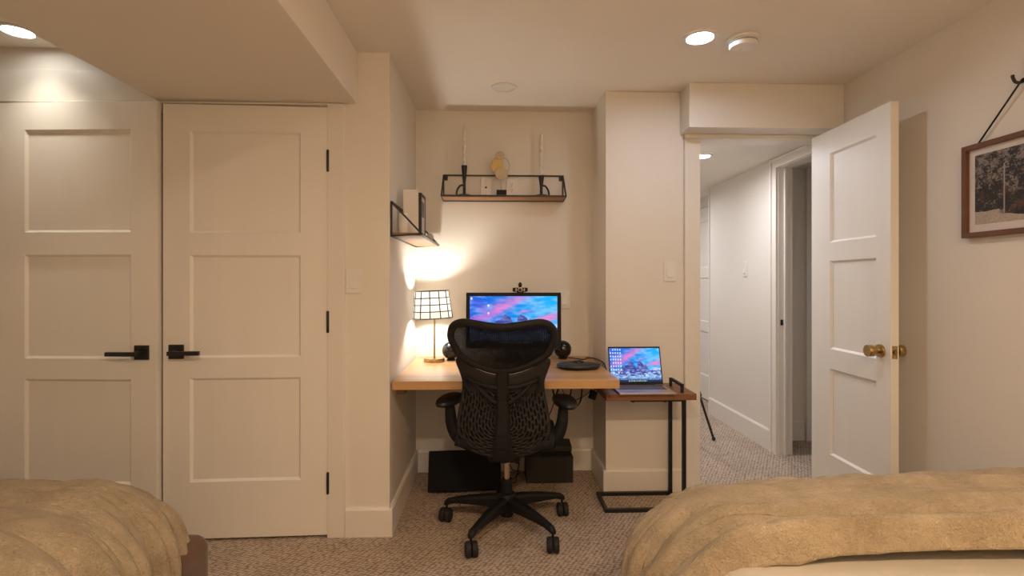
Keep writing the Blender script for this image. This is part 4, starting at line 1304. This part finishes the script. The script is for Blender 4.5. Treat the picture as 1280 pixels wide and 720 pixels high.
imgp = imgp * (1 - rust) + np.array([0.44, 0.23, 0.13]) * rust
slope = 0.19 - 0.28 * (U - 0.05) ** 1.0 * (U > 0.25) + 0.05 * (n3 - 0.5)
sn = (V < slope)[..., None]
imgp = np.where(sn, np.array([0.74, 0.68, 0.62]) * (0.9 + 0.2 * (n2[..., None] - 0.5)), imgp)
pole = (np.abs(U - 0.29) < 0.006) & (V < 0.80) & (V > 0.12)
imgp = np.where(pole[..., None], np.array([0.60, 0.57, 0.54]), imgp)
arm = (np.abs(U - 0.29) < 0.045) & (np.abs(V - 0.74) < 0.008)
imgp = np.where(arm[..., None], np.array([0.58, 0.55, 0.52]), imgp)
cc = t.location
print_mesh('print', np.clip(imgp, 0, 1), lambda u, v: (-0.0108, (PY1 - 0.045 - u * (PY1 - PY0 - 0.09)) - cc.y, PZ0 + 0.05 + v * (PZ1 - PZ0 - 0.095) - cc.z), vcol_mat('photo_print', None, 0.55), t)
HY_, HZ_ = 1.785, 1.945
MB().tube([(PX - 0.008, PY1 - 0.055, PZ1), (PX - 0.018, HY_ + 0.006, HZ_)], 0.0032, 8).tube([(PX - 0.008, PY0 + 0.055, PZ1), (PX - 0.018, HY_ - 0.006, HZ_)], 0.0032, 8).tube([(PX - 0.018, HY_ + 0.006, HZ_), (PX - 0.018, HY_ - 0.006, HZ_)], 0.0032, 8).build('hanging_cord', BLACKP, t)
t = thing('wall_hook', 'black double prong hook holding the picture cord', 'hook', (XR, HY_, HZ_), local=True)
MB().box(-0.007, -0.0008, -0.012, 0.012, -0.01, 0.075).build('back_plate', BLACKM, t, bevel=0.002)
for s in (-1, 1):
    MB().tube(spline([(-0.005, s * 0.004, 0.006), (-0.014, s * 0.012, -0.008), (-0.028, s * 0.022, -0.006), (-0.034, s * 0.027, 0.012), (-0.034, s * 0.028, 0.022)], 5), 0.0055, 8).build('prong', BLACKM, t)

# ------------------------------------------------------------------ beds
def fold_noise(seed):
    rs = random.Random(seed)
    waves = [(rs.uniform(4, 30), rs.uniform(4, 30), rs.uniform(0, 6.28), rs.uniform(0.4, 1)) for _ in range(9)]
    def f(a, b):
        return sum(w_[3] / (1 + 0.10 * (w_[0] + w_[1])) * math.sin(w_[0] * a + w_[1] * b * 0.35 + w_[2]) for w_ in waves) / 3
    return f


def blanket(name, label, ex, side, y_in, y_out, top, far_x, drop_x, drop_y, seed, thick=0.022, Rr=0.20, crown=0.03, yslack=0.0, skew=0.0):
    """plush throw over the foot of a bed: lies on z=top from x=ex (bed edge) to far_x, y_in..y_out, hangs over edge ex and over y_out.
    side=-1: the hanging long side looks to -x; +1: to +x"""
    f1, f2, f3 = fold_noise(seed), fold_noise(seed + 1), fold_noise(seed + 2)
    puff = lambda x, p=0.75: 2 * abs(math.sin(x)) ** p - 1.1      # rounded ridges, narrow valleys
    L = abs(far_x - ex)
    nu, nv = 340, 240
    W_ = (y_out - y_in)
    k0 = Rr * 0.6
    m = MB(); vs = []
    for j in range(nv + 1):
        v0 = (W_ + drop_y) * j / nv
        for i in range(nu + 1):
            u = -drop_x + (L + drop_x) * (i / nu)
            v = v0
            a = max(0.0, -u + k0)
            b = max(0.0, v - W_ + k0)
            over = math.hypot(a, b)
            cu = max(u, k0); cv = min(v, W_ - k0)
            dx = dy = out = dn = 0
            if over > 0:
                dx, dy = -a / over, b / over
                th = min(over / Rr, math.pi / 2)
                out = Rr * math.sin(th)
                dn = Rr * (1 - math.cos(th))
                rest = max(0, over - Rr * math.pi / 2)
                phi = math.atan2(b, a + 1e-6)
                along = (v if a > b else u) + 0.30 * phi
                q = along + 0.10 * over * math.sin(7 * along + seed)
                amp = min(1, over / 0.30) ** 1.2
                fold = (0.026 * puff(13 * q + 1.1 * f1(q, 0)) + 0.014 * puff(27 * q + 2 * f2(q, 1)) + 0.006 * puff(49 * q + 3 * f3(q, over * 2))) * amp
                out += 0.06 * rest + fold
                dn += rest * 0.99 - 0.35 * fold * (1 - math.sin(th))
            x_ = cu + dx * out
            y_ = cv + dy * out
            z_ = top - dn + crown * (1 - math.exp(-max(0, u) / 0.45))
            wgt = max(0, 1 - over / 0.30)
            # wrinkles along the width of the bed
            w1 = puff(9.5 * v + 0.9 * f1(u * 0.35, v) + 0.8 * math.sin(1.3 * u + seed))
            w2 = puff(24 * v + 1.6 * f2(u * 0.45, v * 0.6) + 1.2 * u) * (0.25 + 0.75 * math.sin(1.9 * u + 4 * v + seed) ** 2)
            w3 = puff(52 * v + 2.5 * f3(u * 0.5, v) + 3.0 * u) * math.sin(2.7 * u + 9 * v) ** 2
            z_ += (0.010 * w1 + 0.010 * w2 + 0.005 * w3) * wgt
            # pulled creases running obliquely near the corner
            ob = u * 0.75 + v * 0.66
            z_ += 0.006 * puff(21 * ob + 1.5 * f1(v, u)) * math.exp(-((u - 0.12) / 0.22) ** 2) * (0.3 + wgt * 0.7)
            z_ += 0.0022 * f3(u * 5.3, v * 13) + 0.0016 * f2(u * 14 + 3, v * 31)
            # soft rolled hem on the near side
            hemw = math.exp(-((v - 0.042) / 0.034) ** 2)
            val = math.exp(-((v - 0.125) / 0.035) ** 2)
            hz = 0.030 * hemw * (1 + 0.2 * math.sin(9 * u + f1(u, 2))) - 0.018 * val
            if v < 0.04: hz -= 0.042 * ((0.04 - v) / 0.04) ** 2
            sc = 1 if over == 0 else max(0.0, 1 - dn / 0.20)
            z_ += hz * sc
            x_ += dx * hz * (1 - sc) * 0.8
            y_ += 0.010 * math.sin(4.0 * u + 1.0) + 0.006 * f2(u, 3) + skew * min(0.35, max(0, -u)) * math.exp(-v / 0.25)
            vs.append((ex + x_ * (-side), y_in + y_, z_))
    fs = [(j * (nu + 1) + i, j * (nu + 1) + i + 1, (j + 1) * (nu + 1) + i + 1, (j + 1) * (nu + 1) + i) for j in range(nv) for i in range(nu)]
    m.add(vs, fs, True)
    t = thing(name, label, 'blanket', (ex - side * L / 2, (y_in + y_out) / 2, top))
    m.build('plush_cloth', FLEECE, t, solid=thick, weld=False)
    return t


def mattress(name, root, x0, x1, y0, y1, z0, z1, m, r=0.07, nm='mattress'):
    """soft rounded slab"""
    mb = MB().box(x0, x1, y0, y1, z0, z1)
    return mb.build(nm, m, root, bevel=r, segs=6)


# right bed: foot towards the desk
t = thing('bed', 'right bed with cream sheet and a plush throw over its foot', 'bed', (1.19, 0.55, 0))
mattress('m', t, 0.50, 1.90, -0.55, 1.54, 0.28, 0.542, SHEET, 0.11)
mattress('b', t, 0.52, 1.89, -0.55, 1.52, 0.08, 0.278, SHEET, 0.03, 'box_spring')
for x in (0.55, 1.83):
    for y in (-0.46, 1.46):
        MB().box(x - 0.025, x + 0.025, y - 0.025, y + 0.025, 0.0005, 0.08).build('leg', BLACKM, t, bevel=0.003)
blanket('throw_blanket', 'plush tan throw draped over the foot of the right bed', 0.515, -1, 1.175, 1.625, 0.553, 1.915, 0.42, 0.30, 11, Rr=0.24, crown=0.070)
# left bed
t = thing('bed', 'left bed with a brown upholstered base under a plush throw', 'bed', (-1.72, 0.6, 0))
mattress('m', t, -2.42, -1.13, -0.55, 1.64, 0.36, 0.545, SHEET, 0.11)
mattress('b', t, -2.45, -0.965, -0.56, 1.80, 0.07, 0.358, BROWNF, 0.05, 'upholstered_base')
for x in (-2.38, -1.05):
    for y in (-0.46, 1.70):
        MB().box(x - 0.025, x + 0.025, y - 0.025, y + 0.025, 0.0005, 0.07).build('leg', BLACKM, t, bevel=0.003)
blanket('throw_blanket', 'plush tan throw draped over the corner of the left bed', -1.098, 1, 1.06, 1.70, 0.577, -2.5, 0.46, 0.15, 29, Rr=0.27, crown=0.022)
